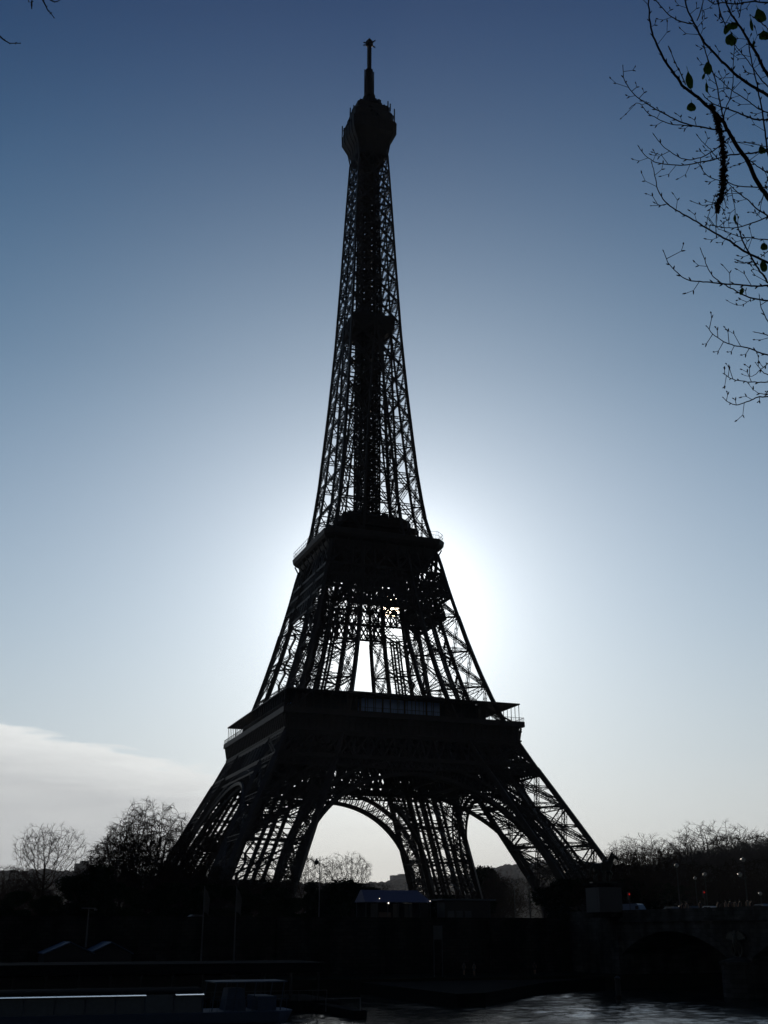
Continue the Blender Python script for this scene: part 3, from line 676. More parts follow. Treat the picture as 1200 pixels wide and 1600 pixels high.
def horse_statue(loc, rz, label, sc=1.0):
    t = empty('horse_statue', loc, rz, label, 'statue'); t.scale = (sc,)*3
    # horse faces +x, hooves on z=0 ; sturdy arched neck
    P = [(-.9, 0, 2.0), (-.2, 0, 1.95), (.7, 0, 2.05), (1.15, 0, 2.5), (1.45, 0, 3.1), (1.75, 0, 3.45), (2.1, 0, 3.25), (2.4, 0, 2.85),
         (-1.15, 0, 2.1), (-1.5, 0, 1.9), (-1.65, 0, 1.2), (-1.6, 0, .7)]
    E_ = [(0, 1), (1, 2), (2, 3), (3, 4), (4, 5), (5, 6), (6, 7), (0, 8), (8, 9), (9, 10), (10, 11)]
    Rr = [.62, .6, .62, .5, .36, .3, .24, .17, .35, .16, .17, .1]
    for s, lift in ((.28, 0), (-.28, .5)):
        i = len(P); P += [(.85, s, 1.4), (.9+lift*.8, s, .95+lift*.3), (.9+lift*.3, s, .45+lift*.5), (1.0+lift*.2, s, .06+lift*.6)]; Rr += [.26, .16, .12, .15]; E_ += [(2, i), (i, i+1), (i+1, i+2), (i+2, i+3)]
        i = len(P); P += [(-.95+lift*.3, s, 1.45), (-.75+lift*.3, s*1.1, 1.05), (-1.15+lift*.4, s*1.1, .62), (-1.0+lift*.4, s*1.1, .06)]; Rr += [.34, .22, .13, .15]; E_ += [(0, i), (i, i+1), (i+1, i+2), (i+2, i+3)]
    skin('horse', P, E_, Rr, 'bronze', t)
    b = MB()
    for s in (-1, 1): b.tube([(1.6, s*.13, 3.6), (1.58, s*.15, 3.85), (1.66, s*.14, 4.0)], [.09, .07, .01], 5)
    b.build('ears', 'bronze', t)
    b = MB()
    for k in range(12):
        z = 2.4+k*.11; x = .78+k*.068; b.box(x-.12, x+.1, -.09, .09, z, z+.32)
    b.build('mane', 'bronze', t)
    # standing warrior at the shoulder
    Q = [(.1, -.95, 2.0), (.1, -.95, 2.5), (.12, -.95, 2.95), (.14, -.95, 3.12), (.16, -.95, 3.36), (.12, -.72, 2.88), (.5, -.62, 2.6), (.95, -.55, 2.75), (.1, -1.22, 2.86), (0, -1.4, 2.35), (.15, -1.4, 1.95), (.12, -.8, 1.85), (.22, -.78, 1.0), (.14, -.78, .12), (.38, -.78, .08), (.05, -1.1, 1.85), (-.05, -1.12, 1.0), (-.2, -1.12, .12), (.05, -1.14, .08)]
    skin('person', Q, [(0, 1), (1, 2), (2, 3), (3, 4), (2, 5), (5, 6), (6, 7), (2, 8), (8, 9), (9, 10), (0, 11), (11, 12), (12, 13), (13, 14), (0, 15), (15, 16), (16, 17), (17, 18)],
         [.24, .24, .25, .1, .2, .15, .1, .08, .15, .1, .08, .18, .12, .09, .07, .18, .12, .09, .07], 'bronze', t)
    b = MB(); b.loft([[(-.35*f, -.95-.38*f, z), (.35*f, -.95-.38*f, z), (.32*f, -.95+.3*f, z), (-.38*f, -.95+.3*f, z)] for z, f in ((1.3, 1.15), (2.0, .8), (2.4, .75))]); b.build('tunic', 'bronze', t)
    b = MB(); b.box(-1.7, 1.7, -1.5, .8, -.2, .02); b.build('base', 'bronze', t)
hs = horse_statue((-18.9, pc.y, PZ+5.15), R(-20), 'dark statue of a warrior standing beside a horse, on the pedestal by the bridge', 1.12)
# ---------------------------------------------------------------- trees
import numpy as np
def tree_meshes(seed, H, trunk, cz, rx, rz, n=900, tip=.026, droop=0.0, stems=1, tw=4, twl=1.0, step=.03, pw=2.35, skew=0.0):
    """bare crown grown towards points spread through its envelope, thickness summed from the tips down"""
    rs = np.random.RandomState(seed); D = H*step
    d = rs.normal(size=(n, 3)); d /= np.linalg.norm(d, axis=1)[:, None]; rad = rs.rand(n)**(1/2.6)
    lump = 1+.13*np.sin(3*np.arctan2(d[:, 1], d[:, 0])+seed)+.1*np.sin(5*d[:, 2]+seed*2)
    A = d*(rad*lump)[:, None]*np.array([rx, rx, rz])*H+np.array([0, 0, cz*H]); A[:, 2] += skew*A[:, 0]; A = A[A[:, 2] > trunk*H*.75]
    nodes = [np.array([0, 0, -.5])]; par = [-1]; z = -.5
    while z < trunk*H:
        z += D; nodes.append(np.array([rs.normal()*.08+(nodes[-1][0]), rs.normal()*.08+nodes[-1][1], z])); par.append(len(nodes)-2)
    ntr = len(nodes)
    if stems > 1:
        for k in range(stems):
            a = k*2*math.pi/stems+rs.rand(); p = nodes[ntr-1]; q = ntr-1
            for m in range(5): p = p+np.array([math.cos(a)*.55, math.sin(a)*.55, .85])*D; nodes.append(p); par.append(q); q = len(nodes)-1
    for it in range(90):
        P = np.array(nodes); 
        if len(A) == 0: break
        d2 = (P*P).sum(1)[None]-2*A@P.T; k = d2.argmin(1); dm = np.linalg.norm(A-P[k], axis=1)
        new = {}
        for a, kk, dd in zip(A, k, dm):
            if dd < D*14: new.setdefault(kk, []).append((a-P[kk])/dd)
        if not new: break
        grew = False
        for kk, v in new.items():
            pr = P[kk]-P[par[kk]] if par[kk] >= 0 else np.zeros(3); g = np.mean(v, axis=0)+pr/D*.45+rs.normal(size=3)*.10; g /= max(1e-6, np.linalg.norm(g)); g[2] += .08; q = P[kk]+g*D
            nodes.append(q); par.append(kk); grew = True
        A = A[dm > D*1.7]
    N = len(nodes); r = np.zeros(N); cnt = np.zeros(N, int)
    for i in range(N-1, 0, -1):
        if cnt[i] == 0: r[i] = tip
        else: r[i] = r[i]**(1/pw)
        r[par[i]] += r[i]**pw; cnt[par[i]] += 1
    r[0] = r[0]**(1/pw)
    tr = MB(); cr = MB()
    for i in range(1, N):
        b = tr if i < ntr else cr; p = par[i]; b.tube([nodes[p], nodes[i]], [min(r[p], r[i]*1.35), r[i]], 6 if i < ntr else (5 if r[i] > .08 else 3))
    for i in range(ntr, N):
        m = tw if cnt[i] == 0 else (1 if rs.rand() < .6 and r[i] < .12 else 0)
        base = Vector(nodes[i]); dr = (Vector(nodes[i])-Vector(nodes[par[i]])).normalized()
        for t in range(m):
            d1 = (dr*.8+Vector(rs.normal(size=3))*.55+Vector((0, 0, .25-droop))).normalized(); L_ = twl*rs.uniform(.5, 1.3); e = base+d1*L_*.55; f = e+(d1+Vector(rs.normal(size=3))*.25+Vector((0, 0, -droop*1.6))).normalized()*L_*.5
            cr.tube([base, e, f], [tip*.8, tip*.62, tip*.35], 3)
            if rs.rand() < .7: g = e+(d1+Vector(rs.normal(size=3))*.6).normalized()*L_*.4; cr.tube([e, g], [tip*.55, tip*.3], 3)
    zm = np.percentile([v[2] for v in cr.v], 99.7); k = H/zm
    for b in (tr, cr): b.v = [(x*k, y*k, z*k) for x, y, z in b.v]
    return tr, cr
def bare_tree(name, seed, label, **kw):
    tr, cr = tree_meshes(seed, **kw); t = empty(name, (0, 0, 0), 0, label, 'tree'); tr.build('trunk', 'bark', t); cr.build('crown', 'twig', t); return t
def dense_tree(name, seed, label, H, rx, trunk_h, n, leaf, mt='ever', clumps=14, conical=False):
    r = random.Random(seed); t = empty(name, (0, 0, 0), 0, label, 'tree'); tr = MB(); tr.tube([(0, 0, -.4), (.1, 0, trunk_h*.6), (0, .1, H*.7)], [.35, .28, .08], 6); 
    c = MB(); cl = []
    for k in range(clumps):
        a = r.uniform(0, 6.283); z = r.uniform(trunk_h, H*.86); f = math.sin(math.pi*min(1, max(.08, (z-trunk_h*.6)/(H-trunk_h*.6))))**.6 if not conical else max(.1, 1-(z-trunk_h)/(H-trunk_h))
        rr = rx*f*r.uniform(.2, .75); cl.append((Vector((rr*math.cos(a), rr*math.sin(a), z)), rx*r.uniform(.26, .5)*(1 if not conical else .3+f*.7))); tr.tube([(0, 0, z*.6), cl[-1][0]], [.12, .04], 3)
    cl.append((Vector((0, 0, H-rx*.3)), rx*.32))
    for k in range(n):
        ce, rad = cl[k % len(cl)]; d = Vector((r.gauss(0, 1), r.gauss(0, 1), r.gauss(0, 1))).normalized()*rad*(r.random()**.35)*r.uniform(.85, 1.15); p = ce+Vector((d.x, d.y, d.z*.8))
        a = Vector((r.gauss(0, 1), r.gauss(0, 1), r.gauss(0, 1))).normalized(); e = a.orthogonal().normalized(); e.rotate(Quaternion(a, r.uniform(0, 6.28))); g = a.cross(e); s = leaf*r.uniform(.6, 1.3)
        c.quad(p-e*s, p+g*s*.5, p+e*s, p-g*s*.5)
    tr.build('trunk', 'bark', t); c.build('crown', mt, t); return t
A_ = bare_tree('bare_tree', 12, '', H=20, trunk=.40, cz=.68, rx=.34, rz=.33, n=1700, tip=.028, tw=5, twl=1.1, step=.026)
B_ = bare_tree('bare_tree', 23, '', H=20, trunk=.16, cz=.55, rx=.46, rz=.46, n=3000, tip=.040, droop=.4, stems=6, tw=9, twl=1.5, step=.024)
C_ = bare_tree('bare_tree', 37, '', H=20, trunk=.25, cz=.62, rx=.36, rz=.38, n=1500, tip=.032, stems=3, tw=7, twl=1.3, step=.027)
D_ = dense_tree('evergreen_tree', 5, '', 12, 5.5, 1.5, 9000, .34)
F_ = dense_tree('round_bush', 6, '', 6, 3.6, .5, 5000, .22, clumps=10)
G_ = dense_tree('conical_shrub', 9, '', 6, 2.6, .3, 4000, .2, clumps=12, conical=True)
used = set()
def gz(y): return 2.9 if y < -110 else (2.9-(y+110)/30*2.6 if y < -80 else .3)
def tree(pr, key, x, ytop, Y, label, wid=1.0, rz=None, group=None, H0=20, base=None):
    """stand a tree on the ground at depth Y so that its top reaches pixel (x, ytop)"""
    p = hit(x, ytop, 1, Y); g = gz(Y) if base is None else base; s = (p.z-g)/H0
    o = place(pr, key in used, (p.x, Y, g), rz if rz is not None else rnd.uniform(0, 6.28), label, (s*wid, s*wid, s), group); used.add(key); return o
GT = 'bare winter trees along the quay'
tree(A_, 'A', 78, 1288, -95, 'tall slim bare tree with a forked trunk, standing alone on the left', 1.0, 1.0, GT)
tree(B_, 'B', 238, 1256, -92, 'big bare tree with drooping twigs, right against the tower\'s left leg', 1.0, .4, GT)
tree(B_, 'B', 196, 1298, -86, 'lower bare tree merging with the left flank of the big drooping one', 1.0, 2.2, GT)
tree(C_, 'C', 10, 1352, -100, 'low bare tree at the left edge of the picture', 1.3, .2, GT)
tree(B_, 'B', 44, 1362, -80, 'small bare tree just left of the tall slim one', 1.2, 1.9, GT)
tree(C_, 'C', 112, 1366, -84, 'small bare tree just right of the tall slim one', 1.1, 4.2, GT)
tree(D_, 'D', 158, 1350, -104, 'dark dense evergreen between the slim tree and the big drooping one', 1.0, 0, 'evergreens below the tower', 12)
tree(D_, 'D', 122, 1368, -108, 'lower dark evergreen on the left shoulder of the denser one', 1.1, 2, 'evergreens below the tower', 12)
tree(D_, 'D', 25, 1392, -112, 'wide low evergreen at the far left behind the quay wall', 1.5, 4, 'evergreens below the tower', 12)
tree(D_, 'D', 75, 1398, -114, 'wide low evergreen at the foot of the slim bare tree', 1.4, 5, 'evergreens below the tower', 12)
tree(D_, 'D', 205, 1385, -112, 'dark evergreen at the foot of the big drooping tree', 1.4, 1, 'evergreens below the tower', 12)
tree(B_, 'B', 300, 1338, -84, 'bare tree in front of the outer left leg of the tower', 1.1, 3.0, GT)
tree(C_, 'C', 345, 1352, -82, 'bare tree between the two left legs of the tower', 1.15, 5.0, GT)
tree(B_, 'B', 405, 1360, -80, 'bare tree in front of the near left leg of the tower', 1.1, 1.2, GT)
tree(C_, 'C', 442, 1366, -78, 'bare tree at the foot of the arch, on its left side', 1.0, 2.7, GT)
for x, yt, l in ((262, 1378, 'dark evergreen in front of the outer left leg'), (318, 1380, 'dark evergreen between the two left legs'), (372, 1384, 'dark evergreen in front of the near left leg'), (425, 1386, 'dark evergreen right of the near left leg'), (456, 1402, 'low evergreen at the left foot of the arch')):
    tree(D_, 'D', x, yt, -106, l, 1.35, rnd.uniform(0, 6), 'evergreens below the tower', 12)
# seen through the arch
tree(C_, 'C', 482, 1338, 30, 'thin bare tree under the arch, half behind its left foot', 1.1, 1.3, 'trees seen through the arch', base=.3)
tree(A_, 'A', 545, 1332, -40, 'bare tree standing alone under the middle of the arch', 1.0, 2.0, 'trees seen through the arch')
tree(C_, 'C', 526, 1376, 60, 'lower bare tree behind the lone one under the arch', 1.2, 0, 'trees seen through the arch', base=.3)
tree(C_, 'C', 583, 1379, 40, 'lower bare tree right of the lone one under the arch', 1.2, 3, 'trees seen through the arch', base=.3)
tree(G_, 'G', 487, 1376, -60, 'dark conical shrub by the lamp post under the arch', 1.0, 0, 'shrubs under the arch', 6)
for x, yt, w_, l in ((520, 1380, 1.2, 'dark round bush left of the lone tree'), (552, 1374, 1.3, 'dark round bush at the foot of the lone tree'), (578, 1384, 1.2, 'dark round bush beside the blue marquee')):
    tree(F_, 'F', x, yt, -66, l, w_, rnd.uniform(0, 6), 'shrubs under the arch', 6)
# right opening and right side
tree(D_, 'D', 762, 1352, 70, 'large rounded tree filling the narrow opening right of the middle leg', .75, 1, 'trees between the right legs', 12, base=.3)
tree(B_, 'B', 776, 1362, 60, 'bare tree overlapping the rounded one in the narrow opening', .9, 2, 'trees between the right legs', base=.3)
tree(C_, 'C', 800, 1372, 260, 'distant tree below the hill in the narrow opening', 1.2, 2, 'trees between the right legs', base=.3)
tree(F_, 'F', 700, 1398, -90, 'dark bush at the foot of the middle leg', 1.3, 2, 'dark bushes at the quay', 6)
tree(F_, 'F', 745, 1404, -96, 'dark bush behind the flat kiosk roof', 1.3, 3, 'dark bushes at the quay', 6)
for i, (x, yt, Y, pr, key, w_, l) in enumerate(((858, 1356, -30, C_, 'C', 1.1, 'bare tree between the right legs, nearer the left one'), (898, 1350, -20, B_, 'B', 1.0, 'bare tree inside the foot of the right leg'), (925, 1346, -100, C_, 'C', 1.0, 'bare tree behind the horse statue'),
        (978, 1324, -60, B_, 'B', 1.0, 'round bare tree just right of the horse statue'), (1003, 1304, -50, A_, 'A', 1.2, 'tallest bare tree between the statue and the first bridge lamp'), (1030, 1322, -70, C_, 'C', 1.1, 'bare tree behind the first bridge lamp'),
        (985, 1330, -90, C_, 'C', 1.2, 'twiggy bare tree low in front of the tallest one'), (1060, 1345, -60, B_, 'B', 1.1, 'bare tree at the left end of the clipped row, low down'), (1105, 1350, -100, C_, 'C', 1.2, 'low bare tree in front of the clipped row'), (1150, 1346, -95, B_, 'B', 1.1, 'bare tree near the right edge, in front of the clipped row'), (1190, 1340, -95, C_, 'C', 1.2, 'bare tree at the right edge of the picture'))):
    tree(pr, key, x, yt, Y, l, w_, rnd.uniform(0, 6), 'bare trees beyond the bridge')
for x, yt, l in ((880, 1372, 'dark evergreen between the right legs'), (940, 1372, 'dark evergreen behind the statue pedestal'), (985, 1372, 'dark evergreen right of the pedestal'), (1030, 1380, 'dark evergreen below the first bridge lamp'), (1075, 1384, 'dark evergreen between the first two bridge lamps'), (1120, 1384, 'dark evergreen left of the double lamp'), (1170, 1382, 'dark evergreen at the right edge behind the parapet')):
    tree(D_, 'D', x, yt, -84, l, 1.3, rnd.uniform(0, 6), 'evergreens beyond the bridge', 12)
# trees standing above the roofs on the rise behind
tree(A_, 'A', 1108, 1284, -10, 'large bare tree rising above the clipped row on the right', 1.25, .6, 'bare trees above the clipped row', base=.3)
tree(B_, 'B', 1066, 1314, -10, 'bare tree above the left end of the clipped row', 1.0, 3, 'bare trees above the clipped row', base=.3)
tree(C_, 'C', 1142, 1304, -10, 'bare tree right of the large one above the clipped row', 1.2, 1, 'bare trees above the clipped row', base=.3)
tree(C_, 'C', 1176, 1302, -10, 'bare tree above the clipped row at the right edge', 1.2, 4, 'bare trees above the clipped row', base=.3)
# ---------------------------------------------------------------- buildings
def clipped_tree(seed, H=20, w=3.4):
    r = random.Random(seed); t = empty('clipped_tree', (0, 0, 0), 0, '', 'tree'); tr = MB(); tr.tube([(0, 0, -.4), (.05, 0, 4), (0, .05, 7)], [.32, .25, .2], 6); tr.build('trunk', 'bark', t); c = MB()
    for k in range(230):
        z0 = r.uniform(3.5, H*.8); a = r.uniform(0, 6.283); q = Vector((.3*math.cos(a), .3*math.sin(a), z0)); e = Vector((r.uniform(-w, w), r.uniform(-w, w), min(H+r.gauss(0, .25), z0+r.uniform(1.5, 7)))); m = q.lerp(e, .5)+Vector((r.gauss(0, .3), r.gauss(0, .3), -.4)); c.tube([q, m, e], [.09, .06, .03], 3)
        for u in range(9):
            b0 = m.lerp(e, r.random()); b1 = b0+Vector((r.gauss(0, .9), r.gauss(0, .9), r.uniform(.1, 1.3))); b1.x = max(-w-.3, min(w+.3, b1.x)); b1.z = min(b1.z, H+r.uniform(-.4, .25)); c.tube([b0, b0.lerp(b1, .5)+Vector((r.gauss(0, .1), r.gauss(0, .1), 0)), b1], [.035, .026, .012], 3)
    c.build('crown', 'hazetwig', t); return t  # crown twigs paled so their colour carries the haze over the row
K_ = [clipped_tree(51), clipped_tree(52)]; PLACES = ['at the left end of the clipped row', 'second from the left', 'third from the left', 'under the large tree above the row', 'just right of that large tree', 'fourth from the right', 'third from the right', 'second from the right', 'at the right edge of the picture']
for i in range(9):
    x = 1046+i*21.5; tree(K_[i % 2], 'K%d' % (i % 2), x, 1333-i*2.9, -52, 'flat topped clipped tree, '+PLACES[i]+(' of the front row' if 'edge' not in PLACES[i] and 'end' not in PLACES[i] and 'large' not in PLACES[i] else ''), 1.0, rnd.choice((0, 1.57, 3.14)), 'front row of clipped trees')
for i in range(10):
    x = 1036+i*20.5; tree(K_[(i+1) % 2], 'K%d' % ((i+1) % 2), x, 1336-i*2.9, -30, 'flat topped clipped tree of the hidden second row', 1.05, rnd.choice((0, 1.57, 3.14)), 'second row of clipped trees')
def far_block(parts, Y, label, seed):
    xs = [hit(a, b_, 1, Y) for a, b_, c in parts]; t = empty('distant_building', (xs[0].x, Y, 60), 0, label, 'building')
    for a, b_, c in parts:
        p, q = hit(a, b_, 1, Y), hit(c, b_, 1, Y); m = MB(); m.box(p.x-xs[0].x, q.x-xs[0].x, 0, 25, -20, p.z-60)
        o = m.build('wall', 'pale', t); r_ = MB(); r_.box(p.x-xs[0].x-.5, q.x-xs[0].x+.5, -.5, 25.5, p.z-60+.003, p.z-60+1.0); r_.build('roof', 'zinc', t)
far_block([(614, 1368, 626), (626.2, 1366, 634), (634.2, 1370, 640), (640.2, 1365, 643)], 2780, 'pale hazy building on the far hill, seen through the arch', 1)
far_block([(119, 1350, 128), (128.2, 1346, 140), (140.2, 1352, 146)], 1500, 'pale hazy building far off between the trees on the left', 2)
def far_woods():
    r = random.Random(15); b = MB()
    for k in range(2600):
        a = r.uniform(-2, 42); d = r.choice((r.uniform(2400, 3000), r.uniform(2900, 3150))); y = CAM.y+d; x = CAM.x+d*math.tan(R(a))
        pk = math.hypot(x-CAM.x, 2900-CAM.y)*math.tan(R(ridge(a))); s_ = max(0, min(1, (y-900)/2000)); z = 2+pk*s_*s_*(3-2*s_)*.96; q = r.uniform(5, 13); j = r.uniform(.5, 1)
        b.loft([[(x+q*f*math.cos(t)*r.uniform(.8, 1.2), y+q*f*math.sin(t), z+h*q) for t in [2*math.pi*i/6 for i in range(6)]] for h, f in ((-.6, .7), (.1, 1.0), (.6*j, .75), (.95*j, .25))])
    tag(b.build('far_woods', mat('far_woods', (.022, .022, .02), 1, spec=0, scale=.05)), None, None, kind='stuff')
far_woods()
# ---------------------------------------------------------------- lamps, masts, signals
def street_lamp(x, ytop, Y, label, heads=1, H=None, X=None, group='street lamps on the bridge', base=None):
    p = hit(x, ytop, 1, Y) if X is None else hit(x, ytop, 0, X); g = base if base is not None else 3.9
    h = p.z-g; t = empty('street_lamp', (p.x, p.y, g), 0, label, 'street lamp', group)
    b = MB(); b.lathe([(.28, 0), (.28, .25), (.16, .4), (.14, 1.2), (.2, 1.3), (.09, 1.45), (.06, h-.5), (.05, h-.35)]); b.build('pole', 'dark', t)
    for k in range(heads):
        ox, oz = (0, 0) if k == 0 else (-.75, -1.9)
        a = MB(); a.tube([(0, 0, h-.7+oz), (ox*.6, 0, h-.4+oz), (ox, 0, h-.45+oz)], .04, 5); a.build('bracket', 'dark', t)
        l = MB(); l.lathe([(.08, -.3), (.2, -.24), (.3, -.04), (.22, .02)], (ox, 0, h+oz), 10); lo = l.build('lantern', 'lampglass', t)
        c = MB(); c.lathe([(.32, .021), (.26, .12), (.08, .2), (.03, .3)], (ox, 0, h+oz), 10); c.build('cap', 'grey', lo)
street_lamp(1057, 1352, 0, 'street lamp with one pale lantern, leftmost on the bridge', X=-15.6)
street_lamp(1101, 1366, 0, 'shorter street lamp with a bright lantern, beyond the leftmost one', X=-2.0)
street_lamp(1086, 1372, 0, 'smallest street lamp, dim, between the two others', X=15)
street_lamp(1161, 1343, 0, 'tallest street lamp with two lanterns, near the right edge', 2, X=-15.6)
street_lamp(1188, 1396, 0, 'faint far lamp low at the right edge of the bridge', X=15, base=2)
def lamp_mast():
    p = hit(500, 1338, 1, -112); g = 2.9; h = p.z-g; t = empty('lamp_mast', (p.x, -112, g), 0, 'tall thin lamp mast with a lantern hung on its left, under the arch', 'lamp mast')
    b = MB(); b.lathe([(.16, 0), (.11, 2), (.06, h)]); b.build('pole', 'grey', t)
    b = MB(); b.tube([(0, 0, h-.6), (-.4, 0, h-.3), (-.65, 0, h-.8)], .04, 5); b.build('bracket', 'dark', t)
    b = MB(); b.lathe([(.12, -.9), (.42, -.75), (.5, -.35), (.2, -.1), (.06, .25)], (-.65, 0, h-.6), 10); b.build('lantern', 'dark', t)
lamp_mast()
def twin_lamp(x, yt, Y, label, heads, base=.3):
    p = hit(x, yt, 1, Y); h = p.z-base; t = empty('lamp_post', (p.x, Y, base), 0, label, 'lamp post'); b = MB(); b.lathe([(.3, 0), (.14, 1), (.09, h)]); b.build('pole', 'dark', t)
    for k in range(heads):
        a = k*2*math.pi/max(1, heads)+.4; r_ = .9 if heads > 1 else 0; q = MB(); q.lathe([(.1, -.3), (.35, 0), (.25, .35), (.05, .5)], (r_*math.cos(a), r_*math.sin(a), h-.4), 8); q.build('globe', 'dark', t)
        if heads > 1: q = MB(); q.bar((0, 0, h-.6), (r_*math.cos(a), r_*math.sin(a), h-.6), .08); q.build('bracket', 'dark', t)
twin_lamp(803, 1376, -20, 'old lamp post with a cluster of globes, in the narrow opening', 4)
twin_lamp(826, 1369, -90, 'plain dark lamp post beside the right leg', 1)
def pole(name, x, yt, yb, Y, label, cat, extra=None):
    a = hit(x, yt, 1, Y); c = hit(x, yb, 1, Y); t = empty(name, (a.x, Y, c.z), 0, label, cat); h = a.z-c.z
    b = MB(); b.lathe([(.13, 0), (.09, h*.5), (.05, h)], n=8); b.build('pole', 'grey', t)
    if extra == 'flag':
        f = MB(); f.loft([[(x_*.01, y_, z_) for x_, y_, z_ in ((0, -.01, h-.3), (0, .01, h-.3), (0, .01, h-3.4), (0, -.01, h-3.4))], [(.5, .1, h-.8), (.5, .12, h-.8), (.55, .12, h-3.7), (.55, .1, h-3.7)], [(.8, -.06, h-1.8), (.8, -.04, h-1.8), (.7, -.04, h-4), (.7, -.06, h-4)]]); f.build('flag', 'cloth2', t)
    if extra == 'tee':
        f = MB(); f.bar((-.95, 0, h), (.95, 0, h), .14, .14, True); f.build('crossbar', 'grey', t)
        f = MB(); f.box(.75, 1.1, -.15, .15, h-.28, h-.1); f.build('floodlight', 'grey', t)
pole('flagpole', 320, 1384, 1502, -160, 'pale flagpole with a furled flag, left of the other on the quay', 'flagpole', 'flag')
pole('flagpole', 370, 1384, 1503, -160, 'dim flagpole with a furled flag, right of the other on the quay', 'flagpole', 'flag')
pole('quay_light', 139, 1419, 1480, -162, 'T-shaped floodlight post behind the two gabled tents', 'light post', 'tee')
def signal(x, y, X, label, base=3.9):
    p = hit(x, y, 0, X); t = empty('traffic_light', (p.x, p.y, base), 0, label, 'traffic light', 'traffic lights by the bridge'); h = p.z-base
    b = MB(); b.lathe([(.1, 0), (.06, .3), (.06, h-.4)], n=8); b.build('pole', 'dark', t)
    b = MB(); b.box(-.18, .18, -.02, .22, h-.9, h+.3); bo = b.build('signal_head', 'dark', t)
    for k, mt in enumerate(('red', 'dark', 'dark')): q = MB(); q.lathe([(.02, 0), (.15, .02), (.14, .04)], n=10); q.v = [(a, -.03-c_, h-.02-k*.33+b_) for a, b_, c_ in q.v]; q.build('lens', mt, bo)
signal(983, 1397, -13.5, 'traffic light showing red, right of the statue pedestal')
signal(1100, 1394, 4, 'traffic light showing red, under the shorter bridge lamp')
# ---------------------------------------------------------------- vehicles
def vehicle(name, label, cat, L_, Wd_, prof, mt, wins, loc, rz, group=None, lamps=True):
    """prof: side outline (x, z) front +x; wins: list of (x0,x1,z0,z1) glazed side panels"""
    t = empty(name, loc, rz, label, cat, group); n = len(prof)
    b = MB(); b.loft([[(x, s*Wd_/2*(1 if z < 1.1 else .86), z) for x, z in prof] for s in (-1, 1)]); bo = b.build('body', mt, t)
    for x0, x1, z0, z1 in wins:
        for s in (-1, 1): g = MB(); y = s*(Wd_/2*(.93 if cat == 'car' else .93)+.01); yy = sorted((y-.03*s, y)); g.box(x0, x1, yy[0], yy[1], z0, z1); g.build('side_window', 'dark', bo)
    for x in (L_*.31, -L_*.31):
        for s in (-1, 1):
            w = MB(); w.lathe([(.1, -.1), (.32, -.11), (.34, 0), (.32, .11), (.1, .1)], n=14); w.v = [(a+x, c_+s*(Wd_/2-.08), b_+.34) for a, b_, c_ in w.v]; wo = w.build('wheel', 'rubber', t)
    for s in (-1, 1): h = MB(); h.box(L_/2-.08, L_/2+.01, s*Wd_*.36-.15, s*Wd_*.36+.15, .6, .75); h.build('headlight', 'lampglass', t)
CARP = lambda L: [(-L/2, .3), (L/2, .3), (L/2, .72), (L*.27, .92), (L*.12, 1.42), (-L*.25, 1.46), (-L*.42, 1.0), (-L/2, .9)]
VANP = lambda L, h: [(-L/2, .35), (L/2, .35), (L/2, 1.0), (L*.38, 1.2), (L*.27, h-.1), (L*.22, h), (-L/2, h)]
RB = 3.906
def onb(x, X): p = hit(x, 1410, 0, X); return (p.x, p.y, RB)
vehicle('white_van', 'pale blue-grey van facing right, beside the statue pedestal', 'van', 4.9, 1.9, VANP(4.9, 2.15), 'bluecar', [(.9, 1.5, 1.3, 1.8)], (hit(990, 1412, 0, -9)[0], hit(990, 1412, 0, -9)[1], RB), R(-68), 'vehicles on the bridge')
for i, (x, X, mt, l) in enumerate(((1052, -11, 'grey', 'grey car just right of the first bridge lamp\'s foot'), (1078, -10, 'dark', 'dark car between the first two bridge lamps'), (1112, -9, 'white', 'pale car below the red traffic light'), (1190, -10.5, 'grey', 'grey car at the right edge of the bridge'))):
    vehicle('car', l, 'car', 4.3, 1.75, CARP(4.3), mt, [(-.9, -.1, .98, 1.34), (-.02, .7, .98, 1.3)], onb(x, X), R(90 if i % 2 else -90), 'vehicles on the bridge')
p = hit(310, 1418, 1, -135); vehicle('car', 'pale car parked among the dark trees left of the near leg', 'car', 4.3, 1.75, CARP(4.3), 'grey', [(-.9, -.1, .98, 1.34), (-.02, .7, .98, 1.3)], (p.x, -135, 2.91), R(8))
